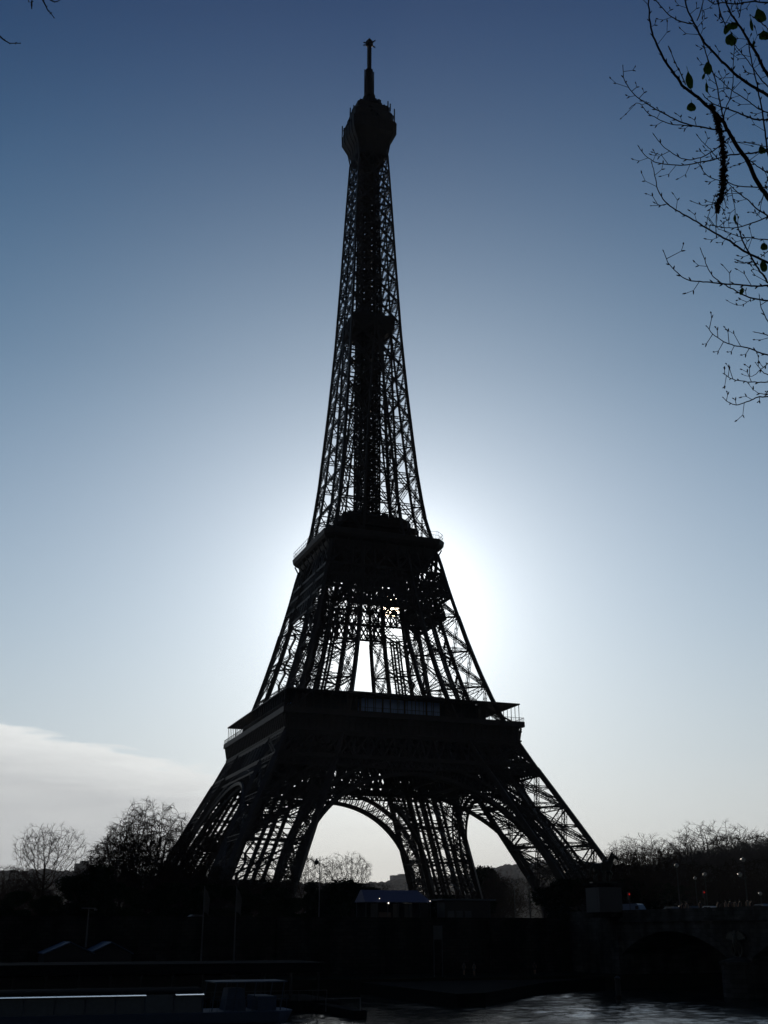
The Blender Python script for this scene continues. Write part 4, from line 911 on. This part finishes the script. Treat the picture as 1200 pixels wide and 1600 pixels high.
# ---------------------------------------------------------------- people
def person(loc, rz, label, coat='cloth', sc=1.0, pose=0, group=None):
    t = empty('person', loc, rz, label, 'person', group); t.scale = (sc,)*3
    s = .13 if pose else 0
    P = [(0, 0, .95), (0, 0, 1.2), (0, 0, 1.42), (0, 0, 1.52), (.02, 0, 1.64), (0, .18, 1.4), (.02, .24, 1.12), (.1+s, .22, .9), (0, -.18, 1.4), (.02, -.24, 1.12), (.1-s, -.22, .9), (0, .09, .86), (s, .1, .48), (-.02+s, .1, .07), (.14+s, .1, .04), (0, -.09, .86), (-s*.6, -.1, .48), (-.02-s*1.6, -.1, .07), (.12-s*1.6, -.1, .04)]
    skin('body', P, [(0, 1), (1, 2), (2, 3), (3, 4), (2, 5), (5, 6), (6, 7), (2, 8), (8, 9), (9, 10), (0, 11), (11, 12), (12, 13), (13, 14), (0, 15), (15, 16), (16, 17), (17, 18)], [.14, .13, .14, .06, .1, .07, .05, .04, .07, .05, .04, .1, .07, .05, .045, .1, .07, .05, .045], 'skin', t, 1)
    c = MB(); c.loft([[(x*f, y*g, z) for x, y in [(.17*math.cos(a), .25*math.sin(a)) for a in [2*math.pi*k/10 for k in range(10)]]] for z, f, g in ((.62, 1.0, .8), (.95, .95, .82), (1.2, .95, .85), (1.42, .9, 1.0), (1.5, .5, .45))]); c.build('coat', coat, t)
    h = MB(); h.lathe([(.03, 0), (.1, .03), (.115, .1), (.08, .18), (.02, .21)], (-.01, 0, 1.58), 10); h.build('hair', 'dark', t)
    return t
proto = None; BG = 'people walking across the bridge'
pl = [(1066, 'person in a dark coat walking by the first bridge lamp', 0), (1073, 'person in a dark coat a few steps right of the first lamp', 1), (1094, 'person under the shorter lamp in a pale jacket', 0), (1122, 'person walking alone between the pale car and the group', 0), (1134, 'leftmost person of the group on the bridge', 1), (1141, 'second person of the group on the bridge', 0), (1149, 'person in a pale jacket left of the double lamp', 1), (1156, 'person at the foot of the double lamp', 0), (1168, 'person in a pale jacket right of the double lamp', 1), (1174, 'last person of the group, towards the right edge', 0)]
P0 = person((0, 0, 0), 0, '', 'cloth'); P1_ = person((0, 0, 0), 0, '', 'cloth2', pose=1); us = set()
for i, (x, l, pl_) in enumerate(pl):
    q = hit(x, 1412, 0, -15.2-.3*(i % 3)); pr = P1_ if pl_ else P0
    place(pr, pl_ in us, (q.x, q.y, 4.045), R(90 if i % 2 else -90), l, 1.0+.04*((i % 3)-1), BG); us.add(pl_)
for x, y, Y, l in ((725, 1520, -160, 'person in pale clothes standing on the low quay'), (741, 1524, -163, 'dark figure standing on the low quay, right of the pale one'), (836, 1524, -161, 'person standing near the water by the end of the quay')):
    q = hit(x, y, 1, Y); place(P1_ if 'pale' in l else P0, True, (q.x, Y, -4.18), 1.0, l, 1.0, 'people on the low quay')
# ---------------------------------------------------------------- marquee, kiosk, sign, tents
def marquee():
    a, c = hit(572, 1409, 1, -128), hit(672, 1409, 1, -128); w = c.x-a.x; t = empty('marquee', (a.x, -128, 2.9), 0, 'blue roofed marquee with pale side panels, under the arch', 'marquee')
    ze = a.z-2.9; zr = hit(620, 1391, 1, -126)[2]-2.9
    b = MB(); b.loft([[(-.3, -.3, ze), (w+.3, -.3, ze), (w+.3, 5.3, ze), (-.3, 5.3, ze)], [(-.1, 2.2, zr), (w-1.6, 2.2, zr), (w-1.6, 2.8, zr), (-.1, 2.8, zr)]]); b.build('roof', 'canvas', t)
    for x in [w*k/6 for k in range(7)]:
        for y in (0, 5): q = MB(); q.bar((x, y, 0), (x, y, ze), .12); q.build('post', 'grey', t)
    for x0, x1, mt in ((.9, 2.3, 'cloth2'), (w*.42, w*.5, 'cloth2'), (w*.6, w*.72, 'cloth2'), (w*.78, w*.98, 'cloth')): q = MB(); q.box(x0, x1, .12, .16, .1, ze-.25); q.build('side_panel', mt, t)
    q = MB(); q.box(0, w, 4.8, 4.95, 0, ze-.1); q.build('back_panel', 'cloth', t)
    q = MB(); q.box(2.6, w*.4, .5, 1.5, .1, ze*.55); q.build('counter', 'brick', t)
    for x, y in ((593, 1404), (607, 1411), (672, 1408)): p_ = hit(x, y, 1, -128.6); r_ = .13 if x == 607 else .07; q = MB(); q.lathe([(.01, -r_), (r_*.8, -r_*.5), (r_, 0), (r_*.8, r_*.5), (.01, r_)], (p_.x-a.x, -.6, p_.z-2.9), 8); q.build('light_bulb', 'bulb', t)
marquee()
def kiosk():
    a, c = hit(690, 1404, 1, -140), hit(775, 1404, 1, -140); w = c.x-a.x; t = empty('kiosk', (a.x, -140, 2.9), 0, 'dark kiosk with a flat overhanging roof at the foot of the middle leg', 'kiosk'); h = a.z-2.9
    b = MB(); b.box(.8, w-.8, .6, 4, 0, h-.25); b.build('wall', 'dark', t); b = MB(); b.box(0, w, 0, 4.6, h-.248, h); b.build('roof', 'zinc', t)
    for k in range(3): q = MB(); q.box(1.3+k*1.6, 2.5+k*1.6, .53, .597, 1.0, 2.2); q.build('shutter', 'grey', t)
kiosk()
def board():
    a = hit(684, 1446, 1, -165); t = empty('sign_board', (a.x, -165, -4.6), 0, 'pale rectangular notice board on two poles, in front of the quay wall', 'sign'); h = a.z+4.6
    for s in (-.65, .65): q = MB(); q.bar((s, 0, 0), (s, 0, h), .1); q.build('post', 'grey', t)
    q = MB(); q.box(-.62, .62, -.09, -.053, h-1.9, h-.02); q.build('panel', 'grey', t)
board()
def gable_tent(x0, x1, yr, ye, Y, label):
    a, c, e = hit(x0, ye, 1, Y), hit(x1, ye, 1, Y), hit((x0+x1)/2, yr, 1, Y); w = c.x-a.x; b0 = -4.15; t = empty('gabled_tent', (a.x, Y, b0), 0, label, 'tent', 'gabled tents on the quay'); ze, zr = a.z-b0, e.z-b0
    q = MB(); q.loft([[(x, y, z+f) for x, z in ((-.2, ze-.1), (w/2, zr)) for f in (0, .12)][:2]+[(x, y, z+f) for x, z, f in ((w/2, zr, .12), (w/2, zr, 0))] for y in (-.3, 9)]); q.build('roof_slope', 'hull', t)
    q = MB(); q.loft([[(w/2+.003, y, zr), (w/2+.003, y, zr+.12), (w+.2, y, ze+.02), (w+.2, y, ze-.1)] for y in (-.3, 9)]); q.build('roof_slope', 'hull', t)
    q = MB(); q.loft([[(0, y, 0), (w, y, 0), (w, y, ze-.12), (w/2, y, zr-.1), (0, y, ze-.12)] for y in (0, 8.8)]); q.build('wall', 'cloth', t)
gable_tent(70, 146, 1473, 1490, -164, 'left gabled tent with pale blue roof slopes on the quay')
gable_tent(140, 206, 1473, 1490, -163.6, 'right gabled tent with pale blue roof slopes on the quay')
# ---------------------------------------------------------------- landing stage and tour boat
def stage():
    a, c = hit(-60, 1505, 1, -199), hit(508, 1505, 1, -199); x0, x1 = a.x-8, c.x; zt = c.z; t = empty('landing_stage', (x0, -199, -6), 0, 'long black floating landing stage with a flat roof on posts, behind the tour boat', 'landing stage'); w = x1-x0; h = zt+6
    q = MB(); q.box(-.5, w+1.5, -1, 12, -.6, 1.0); q.build('pontoon', 'matt', t)
    q = MB(); q.box(0, w, 0, 11, h-.9, h-.05); q.box(-.2, w+.15, -.2, 11.2, h-.049, h+.08); q.build('roof', 'matt', t)
    q = MB(); e_ = hit(562, 1590, 1, -211)[0]-x0; q.box(w-1.5, e_, -14, -1.05, -.6, .75); q.build('end_float', 'matt', t)
    q = MB(); q.bar((e_-4, -13.6, .7), (e_-4, -13.6, 1.9), .08); q.bar((e_-.5, -13.6, .7), (e_-.5, -13.6, 1.9), .08); q.bar((e_-4, -13.6, 1.85), (e_-.5, -13.6, 1.85), .06); q.build('float_rail', 'grey', t)
    for k in range(0, 15):
        for y in (.4, 10.6): p_ = MB(); p_.bar((.4+(w-1)*k/14, y, 1), (.4+(w-1)*k/14, y, h-.9), .18); p_.build('post', 'dark', t)
    q = MB(); q.box(2, w-6, 4, 9, 1.0, h-1.2); q.build('cabin', 'dark', t)
    q = MB()
    q.bar((0, -.8, 2.0), (w, -.8, 2.0), .06)
    for k in range(30): q.bar((w*k/29, -.8, 1), (w*k/29, -.8, 2), .04)
    q.build('railing', 'grey', t)
stage()
def tour_boat():
    Y = -214.0; c = hit(460, 1560, 1, Y); L_ = 46; x1 = c.x; t = empty('tour_boat', (x1-L_/2, Y+2.5, -6), 0, 'long low tour boat with a bright roof edge, at the bottom left', 'boat'); h = L_/2
    q = MB()
    def ring(z, e, wy): return [(-h-e*.5, -wy, z), (h-1.5, -wy, z), (h+e, -wy*.55, z), (h+e, wy*.55, z), (h-1.5, wy, z), (-h-e*.5, wy, z)]
    q.loft([ring(-.6, -.8, 2.2), ring(.2, -.3, 2.7), ring(.95, .1, 2.9), ring(1.0, .1, 2.8)]); q.build('hull', 'hull', t)
    q = MB(); q.loft([[(-h+.5, -2.5, 1.001), (h-8.6, -2.5, 1.001), (h-8.6, 2.5, 1.001), (-h+.5, 2.5, 1.001)], [(-h+.8, -2.35, 2.55), (h-8.8, -2.35, 2.55), (h-8.8, 2.35, 2.55), (-h+.8, 2.35, 2.55)]]); q.build('glazed_cabin', 'windowglass', t)
    n = 14
    for k in range(n+1):
        x = -h+.6+(2*h-9.3)*k/n
        for s in (-1, 1): m = MB(); m.bar((x, s*2.53, 1), (x, s*2.4, 2.56), .12); m.build('window_post', 'frame', t)
    q = MB()
    # roof made of curved glass panels with a bright sloping lip on our side
    q.loft([[(x, 2.5*math.cos(a), 2.6+.45*math.sin(a)) for a in [math.pi*j/10 for j in range(11)]] for x in (-h+.5, h-8.7)]); q.build('roof', 'matt', t)
    for k in range(n):
        xa = -h+.6+(2*h-9.3)*k/n+.015; xb = -h+.6+(2*h-9.3)*(k+1)/n-.015
        if k == n-2: continue
        m = MB(); m.loft([[(x, -3.15, 2.46), (x, -2.45, 2.575), (x, -2.45, 2.62), (x, -3.15, 2.505)] for x in (xa, xb)]); m.build('roof_lip', 'chrome', t)
    # open stern deck with a light frame and canopy
    q = MB(); q.box(h-7.6, h-.6, -2.2, 2.2, 3.42, 3.52); q.build('canopy', 'frame', t)
    for x in (h-7.4, h-5.4, h-3.6, h-.9):
        for s in (-1, 1): m = MB(); m.bar((x-.35, s*2.1, 1), (x, s*2.05, 3.42), .09); m.build('canopy_post', 'frame', t)
    m = MB()
    for s in (-1, 1):
        m.bar((h-8, s*2.5, 2.0), (h-.4, s*2.3, 2.0), .06)
        for k in range(12): m.bar((h-8+k*.66, s*2.5, 1), (h-8+k*.66, s*2.5, 2.0), .04)
    m.build('railing', 'frame', t)
    q = MB(); q.loft([[(h-6.3, -1.2, 1), (h-4.3, -1.2, 1), (h-4.3, 1.2, 1), (h-6.3, 1.2, 1)], [(h-6.0, -1.1, 2.9), (h-4.5, -1.1, 2.9), (h-4.5, 1.1, 2.9), (h-6.0, 1.1, 2.9)]]); q.build('wheelhouse', 'hull', t)
    q = MB(); q.box(h-3.4, h-1.6, -2.0, 2.0, 1.002, 2.2); q.build('bench_locker', 'hull', t)
tour_boat()
def post():
    q = hit(967, 1566, 2, -6); t = empty('mooring_post', (q.x, q.y, -8), 0, 'dark mooring post standing in the open water', 'mooring post')
    b = MB(); b.lathe([(.3, 0), (.3, 4.4), (.36, 4.5), (.36, 4.7), (.1, 4.9)]); b.build('pile', 'dark', t)
    b = MB(); b.lathe([(.4, 2.3), (.4, 2.7), (.34, 2.75)], n=10); b.build('rubbing_collar', 'rubber', t)
post()
# ---------------------------------------------------------------- branches close to the camera
def crop(x0, y0, pts): return [(x0+a/4.706, y0+b/4.706) for a, b in pts]
U = lambda *p: crop(950, 0, p)
V = lambda *p: crop(950, 320, p)
BR = [  # (pixel path towards the trunk side last, tip radius px, base radius px, depth m)
 (U((305, -160), (298, 0), (305, 130), (320, 220), (350, 310), (400, 410), (460, 510), (510, 570), (560, 640), (640, 700), (720, 770), (790, 830), (850, 900), (900, 990), (960, 1090), (1030, 1190), (1100, 1340), (1176, 1450), (1320, 1650)), .9, 3.4, 7.2),
 (U((520, -140), (560, -20), (590, 80), (640, 180), (690, 280), (760, 370), (860, 470), (930, 540), (1010, 600), (1090, 650), (1176, 700), (1320, 790)), .9, 2.4, 7.6),
 (U((300, -90), (340, -10), (400, 60), (470, 125), (540, 160), (630, 175)), .6, .9, 7.6),
 (U((820, -120), (860, -10), (900, 90), (960, 180), (1030, 290), (1090, 390), (1140, 490), (1176, 550), (1320, 760)), .9, 2.6, 6.8),
 (U((690, -80), (700, -10), (690, 60), (655, 150)), .6, .8, 7.6),
 (U((110, 490), (115, 570), (150, 640), (200, 700), (260, 745), (330, 790), (420, 840), (500, 880), (600, 920), (700, 935), (790, 955), (880, 965)), .5, 1.2, 7.2),
 (U((160, 790), (230, 760), (290, 830), (360, 870), (450, 910), (560, 920), (620, 930)), .4, .8, 7.2),
 (U((230, 1085), (280, 1150), (350, 1190), (440, 1210), (560, 1215), (640, 1200), (720, 1185), (790, 1170), (900, 1140), (1000, 1130), (1100, 1120), (1176, 1095), (1320, 1040)), .5, 1.3, 7.9),
 (U((345, 1000), (400, 1070), (470, 1120), (540, 1165), (620, 1175), (700, 1150), (770, 1110), (860, 1040), (905, 995)), .5, .9, 7.3),
 (U((325, 1210), (345, 1290), (370, 1400), (420, 1480), (500, 1545), (600, 1595))[:-1]+V((600, 95), (700, 155), (800, 215), (900, 270), (1000, 340), (1090, 385), (1176, 425), (1320, 490)), .5, 1.9, 7.0),
 (U((320, 1510), (390, 1510), (440, 1500)), .4, .5, 7.0),
 (V((410, 345), (440, 420), (500, 490), (570, 545), (650, 562), (750, 570), (850, 580), (1000, 590), (1100, 598), (1176, 590), (1320, 580)), .5, 1.4, 6.6),
 (V((685, 335), (720, 430), (760, 510), (830, 570), (900, 610), (980, 655), (1060, 685), (1176, 705), (1320, 730)), .5, 1.3, 7.4),
 (V((725, 890), (770, 950), (850, 1005), (930, 1035), (1020, 1050), (1100, 1080), (1176, 1105), (1320, 1140)), .5, 1.2, 7.0),
 (V((850, 1240), (900, 1275), (980, 1295), (1080, 1305), (1176, 1305), (1320, 1300)), .5, 1.0, 7.3),
 (V((1085, 1165), (1130, 1220), (1176, 1250), (1320, 1300)), .4, .9, 7.3),
 (V((850, 1420), (900, 1460), (960, 1470), (1040, 1440), (1100, 1415), (1176, 1410), (1320, 1380)), .5, 1.1, 6.8),
 (V((1040, 1320), (1080, 1370), (1130, 1390), (1176, 1390), (1320, 1390)), .3, .8, 6.8),
 (V((990, 1250), (1060, 1260), (1120, 1215), (1176, 1170), (1320, 1080)), .3, .8, 7.2),
 (V((720, 90), (780, 150), (850, 165), (930, 170), (1010, 150), (1100, 120), (1176, 90), (1320, 40)), .4, 1.1, 7.7),
 (U((885, 1350), (960, 1420), (1040, 1480), (1100, 1540), (1176, 1590), (1320, 1700)), .5, 1.4, 7.6),
 (U((930, 330), (920, 480), (920, 600), (900, 710), (870, 790), (850, 860), (880, 950)), .5, .9, 7.2),
 (U((640, 200), (690, 290), (730, 420), (780, 560), (810, 680), (830, 780), (850, 880)), .7, 1.0, 7.4),
 (U((1030, 300), (1050, 420), (1090, 590), (1110, 700), (1140, 850), (1160, 1000), (1176, 1120), (1230, 1300)), .8, 1.3, 7.0),
 (U((460, 370), (490, 450), (530, 530), (570, 620)), .5, .8, 7.2),
 (U((700, 700), (770, 760), (850, 790), (930, 820), (1020, 855), (1100, 880), (1176, 880), (1320, 880)), .6, 1.5, 7.5),
 (U((940, 1045), (1020, 1050), (1100, 1065), (1176, 1080), (1320, 1090)), .4, .7, 7.1),
 (U((1010, 1150), (1080, 1210), (1140, 1250), (1176, 1270), (1320, 1330)), .6, 1.1, 7.2),
 (U((800, 560), (880, 640), (950, 690), (1040, 750), (1110, 800), (1176, 830), (1320, 900)), .5, 1.0, 6.9),
 (U((730, -10), (780, 30), (850, 20), (950, 30), (1050, 10), (1176, 20), (1320, 20)), .7, 1.2, 7.2),
 (U((810, -40), (820, 80), (850, 150), (870, 200)), .5, .8, 7.0), (U((990, -40), (975, 60), (965, 130)), .5, .8, 6.9),
 (U((940, 340), (1000, 410), (1060, 490), (1110, 560), (1176, 640), (1320, 760)), .5, 1.0, 7.3),
 (U((660, 1000), (700, 1050), (750, 1100), (800, 1160), (860, 1200)), .4, .8, 7.4),
 (U((670, 1215), (720, 1280), (790, 1320), (860, 1330), (960, 1370), (1176, 1375), (1320, 1360)), .5, .9, 7.4),
 (U((880, 1230), (960, 1210), (1030, 1180)), .3, .6, 7.2), (U((620, 1480), (680, 1505), (760, 1505), (830, 1470), (900, 1380)), .4, .7, 7.4),
 (V((720, 190), (730, 110), (760, 10), (790, -80)), .3, .6, 7.4), (V((935, 120), (930, 0), (905, -130)), .4, .6, 7.5),
 (V((945, 130), (960, 180), (990, 260), (1040, 360), (1090, 450), (1150, 530), (1200, 600), (1320, 720)), .8, 1.6, 7.1),
 (V((820, 180), (900, 210), (970, 235), (1050, 245), (1176, 255), (1320, 250)), .4, .9, 7.3),
 (V((935, 400), (1000, 430), (1060, 420), (1110, 440)), .4, .6, 7.1), (V((885, 710), (950, 738), (1010, 725), (1050, 690)), .3, .5, 7.4),
 (V((1112, 680), (1130, 760), (1176, 860), (1240, 960)), .5, .9, 7.3), (V((1095, 940), (1176, 960), (1320, 1000)), .5, .9, 7.0),
 (U((1140, 180), (1176, 210), (1320, 300)), .5, .8, 6.7), (U((1110, 1570), (1150, 1400), (1176, 1300)), .4, .7, 7.2), (V((1130, 380), (1176, 340), (1320, 250)), .5, .8, 7.5)]
def near_tree():
    r = random.Random(77); base = at(1700, 800, 7.5); base.z = .4
    t = empty('near_tree', base, 0, 'bare tree with budding twigs and a few leaves, close by on the right', 'tree')
    off = lambda p: p-base
    top = at(1560, -300, 7.6)
    tr = MB(); fork = Vector((base.x, base.y, 3.2)); tr.tube([off(base+Vector((0, 0, -.2))), off(base+Vector((.05, .03, 1.4))), off(fork), off(fork.lerp(top, .55)), off(top)], [.26, .2, .16, .1, .05], 8); tr.build('trunk', 'bark', t)
    tw = MB(); lb = MB()
    def path3(px, dep, r0, r1, jit=.012):
        n = len(px); out = []; rr = []; w = r.uniform(-.5, .5); w2 = r.uniform(-.35, .35)
        for k, (x, y) in enumerate(px):
            f = k/(n-1); d = dep+w*(1-f)+w2*math.sin(3*f); out.append(at(x, y, d)); rr.append((r0+(r1-r0)*f)*d/FPX*1.12)
        return out, rr
    def spl(px, m=4):
        out = []
        for i in range(len(px)-1):
            p0, p1, p2, p3 = (Vector(px[max(0, i-1)]), Vector(px[i]), Vector(px[i+1]), Vector(px[min(len(px)-1, i+2)]))
            for k in range(m):
                u = k/m; out.append(.5*((2*p1)+(p2-p0)*u+(2*p0-5*p1+4*p2-p3)*u*u+(3*p1-p0-3*p2+p3)*u**3))
        out.append(Vector(px[-1])); return [(q[0]+r.gauss(0, .35), q[1]+r.gauss(0, .35)) for q in out]
    for px, r0, r1, dep in BR:
        pts, rr = path3(spl(px), dep, r0, r1); tw.tube([off(p) for p in pts], rr, 5)
        if px[-1][0] > 1215:            # carry on, out of frame, to a limb of the trunk
            e = pts[-1]; d = (pts[-1]-pts[-3]).normalized(); hh = max(3.2, min(top.z-.3, e.z-1.2)); f = (hh-fork.z)/(top.z-fork.z); j = fork.lerp(top, max(0, f)); tw.tube([off(e), off(e.lerp(j, .5)+d*.12), off(j)], [rr[-1], rr[-1]*1.6, rr[-1]*2.2], 5)
        # buds and short spur twigs
        acc = 0; nxt = r.uniform(.03, .08); side = 1
        for k in range(1, len(pts)-1):
            seg = (pts[k]-pts[k-1]).length; acc += seg
            if acc > nxt:
                acc = 0; f = k/len(pts); nxt = r.uniform(.032, .07); side = -side; d = (pts[k-1]-pts[k]).normalized(); o = d.cross(_f).normalized()*side; o = (o+_f*r.uniform(-.7, .7)).normalized()
                if f < .8 and r.random() < .5 and rr[k] < .008: # spur with buds
                    L_ = r.uniform(.05, .16); q = pts[k]; q1 = q+(d*.5+o*.8).normalized()*L_*.6; q2 = q1+(d*.9+o*.35).normalized()*L_*.4; tw.tube([off(q), off(q1), off(q2)], [.0024, .0019, .0017], 4)
                    for q_, dd in ((q2, (d+o*.2)), (q1, o)): dd = dd.normalized(); tw.tube([off(q_), off(q_+dd*.006), off(q_+dd*.016), off(q_+dd*.024)], [.0018, .0048, .004, .0008], 4)
                else:
                    dd = (d*.9+o*.6).normalized(); q = pts[k]; tw.tube([off(q), off(q+dd*.008), off(q+dd*.018), off(q+dd*.028)], [.0024, .005, .004, .0007], 4)
        q = pts[0]; d = (pts[0]-pts[2]).normalized(); tw.tube([off(q), off(q+d*.01), off(q+d*.028)], [.0022, .004, .0006], 4)
    tw.build('twigs', 'twig', t)
    # leaves
    LV = [(U((600, 590))[0], 60, 150, 10), (U((738, 500))[0], 74, 110, 5), (U((905, 292))[0], 100, 105, 0), (U((880, 205))[0], 110, 55, 60), (U((1122, 115))[0], 105, 125, 20), (U((1150, 258))[0], 90, 85, 10), (U((615, 786))[0], 80, 78, 0), (U((1135, 1100))[0], 55, 75, 30), (U((728, 640))[0], 26, 90, 5), (U((1058, 180))[0], 28, 110, 10),
          (V((1150, 306))[0], 70, 66, 5), (V((1146, 452))[0], 66, 95, 15), (V((984, 635))[0], 60, 42, 70), (V((936, 98))[0], 26, 70, 0), (U((925, 185))[0], 80, 70, 30), (U((1072, 330))[0], 22, 80, 0), (U((705, 560))[0], 24, 60, -20)]
    for (x, y), w, h, rot in LV:
        d = r.uniform(6.7, 7.5); c = at(x, y, d); k = d/FPX/4.706; w *= k*.9; h *= k*.9; tilt = r.uniform(-.5, .5); m = MB(); a = R(rot); rx = (_r*math.cos(a)+_u*math.sin(a)); ry = (_u*math.cos(a)-_r*math.sin(a)); nn = _f
        rx = (rx+nn*tilt*.4).normalized()
        out = [(0, .5), (.2, .36), (.42, .2), (.5, -.02), (.44, -.25), (.26, -.42), (.08, -.46), (0, -.5), (-.08, -.45), (-.28, -.4), (-.45, -.22), (-.48, .03), (-.38, .24), (-.2, .38)]
        out = [(a_*(1+r.uniform(-.12, .12)), b_*(1+r.uniform(-.1, .1))) for a_, b_ in out]
        cen = c+nn*.012; vs = [c+rx*(a_*w)+ry*(b_*h)+nn*(abs(a_)*.02+r.uniform(-.003, .003)) for a_, b_ in out]
        rings = [[off(v-nn*.0004) for v in vs], [off(v+nn*.0004) for v in vs]]; i = len(m.v); m.v += [tuple(off(cen-nn*.0004)), tuple(off(cen+nn*.0004))]; n = len(vs); m.v += [tuple(v) for v in rings[0]]+[tuple(v) for v in rings[1]]
        for j in range(n):
            jn = (j+1) % n; m.f += [(0, 2+j, 2+jn), (1, 2+n+jn, 2+n+j), (2+j, 2+n+j, 2+n+jn, 2+jn)]
        m.bar(off(c+ry*h*.45), off(c+ry*h*.8+nn*.01), .0022)
        m.build('leaf', 'leaf', t)
    # the withered hanging clump
    m = MB(); cp = [Vector(q) for q in U((755, 770), (790, 850), (815, 930), (830, 1010), (845, 1090), (852, 1180), (850, 1270), (845, 1360), (835, 1430), (812, 1500), (800, 1560))]
    wd = [16, 26, 30, 30, 32, 34, 32, 38, 34, 22, 14]
    for k in range(760):
        f = r.uniform(0, len(cp)-1.001); i = int(f); q = cp[i].lerp(cp[i+1], f-i); w = (wd[i]+(wd[i+1]-wd[i])*(f-i))/4.706; a = r.uniform(0, 6.28); rad = w*.85*math.sqrt(r.random())*r.uniform(.7, 1.25)
        p = at(q.x+rad*math.cos(a), q.y+rad*math.sin(a)*.5, 7.35+r.uniform(-.05, .05)*w/7); e = Vector((r.gauss(0, 1), r.gauss(0, 1), r.gauss(0, 1))).normalized(); g = e.orthogonal().normalized(); s = r.uniform(.007, .022)
        m.quad(off(p-e*s), off(p+g*s*.6), off(p+e*s), off(p-g*s*.6+e.cross(g)*s*.5))
    m.tube([off(at(q.x, q.y, 7.35)) for q in cp], [.012]*len(cp), 5)
    for k in range(14):
        q = cp[r.randrange(6, 11)]; p = at(q.x, q.y, 7.35); m.tube([off(p), off(p+Vector((r.uniform(-.05, .03), r.uniform(-.03, .03), -r.uniform(.05, .16))))], [.0016, .001], 3)
    o = m.build('withered_cluster', 'dead', t); o['label'] = 'dark withered hanging cluster of dead leaves'
near_tree()
def left_tree():
    base = at(-700, 900, 7.0); base.z = .4; t = empty('near_tree', base, 0, 'tree beyond the top left corner, only a few twig tips and buds showing', 'tree'); off = lambda p: p-base; r = random.Random(3)
    top = at(-420, -900, 7.2); tr = MB(); tr.tube([off(base), off(base+Vector((0, 0, 2.0))), off(base.lerp(top, .6)+Vector((0, 0, .4))), off(top)], [.22, .17, .1, .05], 8); tr.build('trunk', 'bark', t)
    tw = MB()
    for px in ([(31, 67.5), (24, 67.5), (15, 67.5), (6, 62.5), (0, 57), (-30, 38), (-160, -60), (-420, -300)], [(84, 27), (79, 20), (75, 17), (72, 10), (67, 0), (62, -20), (20, -160), (-300, -420)], [(45, 2), (43, -6), (20, -60), (-100, -230), (-330, -480)], [(49.5, 12), (50, 2), (49, -10), (20, -100), (-250, -420)], [(97, -2), (90, 2), (85, 3), (79, 0), (70, -14), (20, -150), (-200, -450)]):
        pts = [at(x, y, 6.8+.1*k) for k, (x, y) in enumerate(px)]; n = len(pts); tw.tube([off(p) for p in pts], [.0022+.010*(k/n)**1.6 for k in range(n)], 5)
        d = (pts[0]-pts[1]).normalized(); tw.tube([off(pts[0]), off(pts[0]+d*.012), off(pts[0]+d*.026)], [.002, .0045, .0008], 5)
        for k in range(1, min(5, n)):
            for s in (-1, 1):
                if r.random() < .6: o = (d.cross(_f)*s*.6+d*.8).normalized(); tw.tube([off(pts[k]), off(pts[k]+o*.009), off(pts[k]+o*.024)], [.002, .004, .0006], 4)
    m = MB(); c = at(49.5, 8, 6.8); m.tube([off(c+_u*.02), off(c), off(c-_u*.022)], [.003, .006, .001], 5); tw.v += []; tw.build('twigs', 'twig', t); m.build('dead_bud', 'dead', t)
left_tree()

# ---------------------------------------------------------------- air
def haze():
    b = MB(); b.box(-5900, 5900, -1500, 6900, -30, 420); m = bpy.data.materials.new('haze'); m.use_nodes = True; nt = m.node_tree; nt.nodes.clear()
    o = nt.nodes.new('ShaderNodeOutputMaterial'); v = nt.nodes.new('ShaderNodeVolumePrincipled'); v.inputs['Color'].default_value = (.8, .85, .95, 1); v.inputs['Density'].default_value = HAZE; v.inputs['Anisotropy'].default_value = 0
    nt.links.new(v.outputs[0], o.inputs['Volume']); tag(b.build('haze', m), None, None, kind='stuff')
HAZE = .00006
haze()
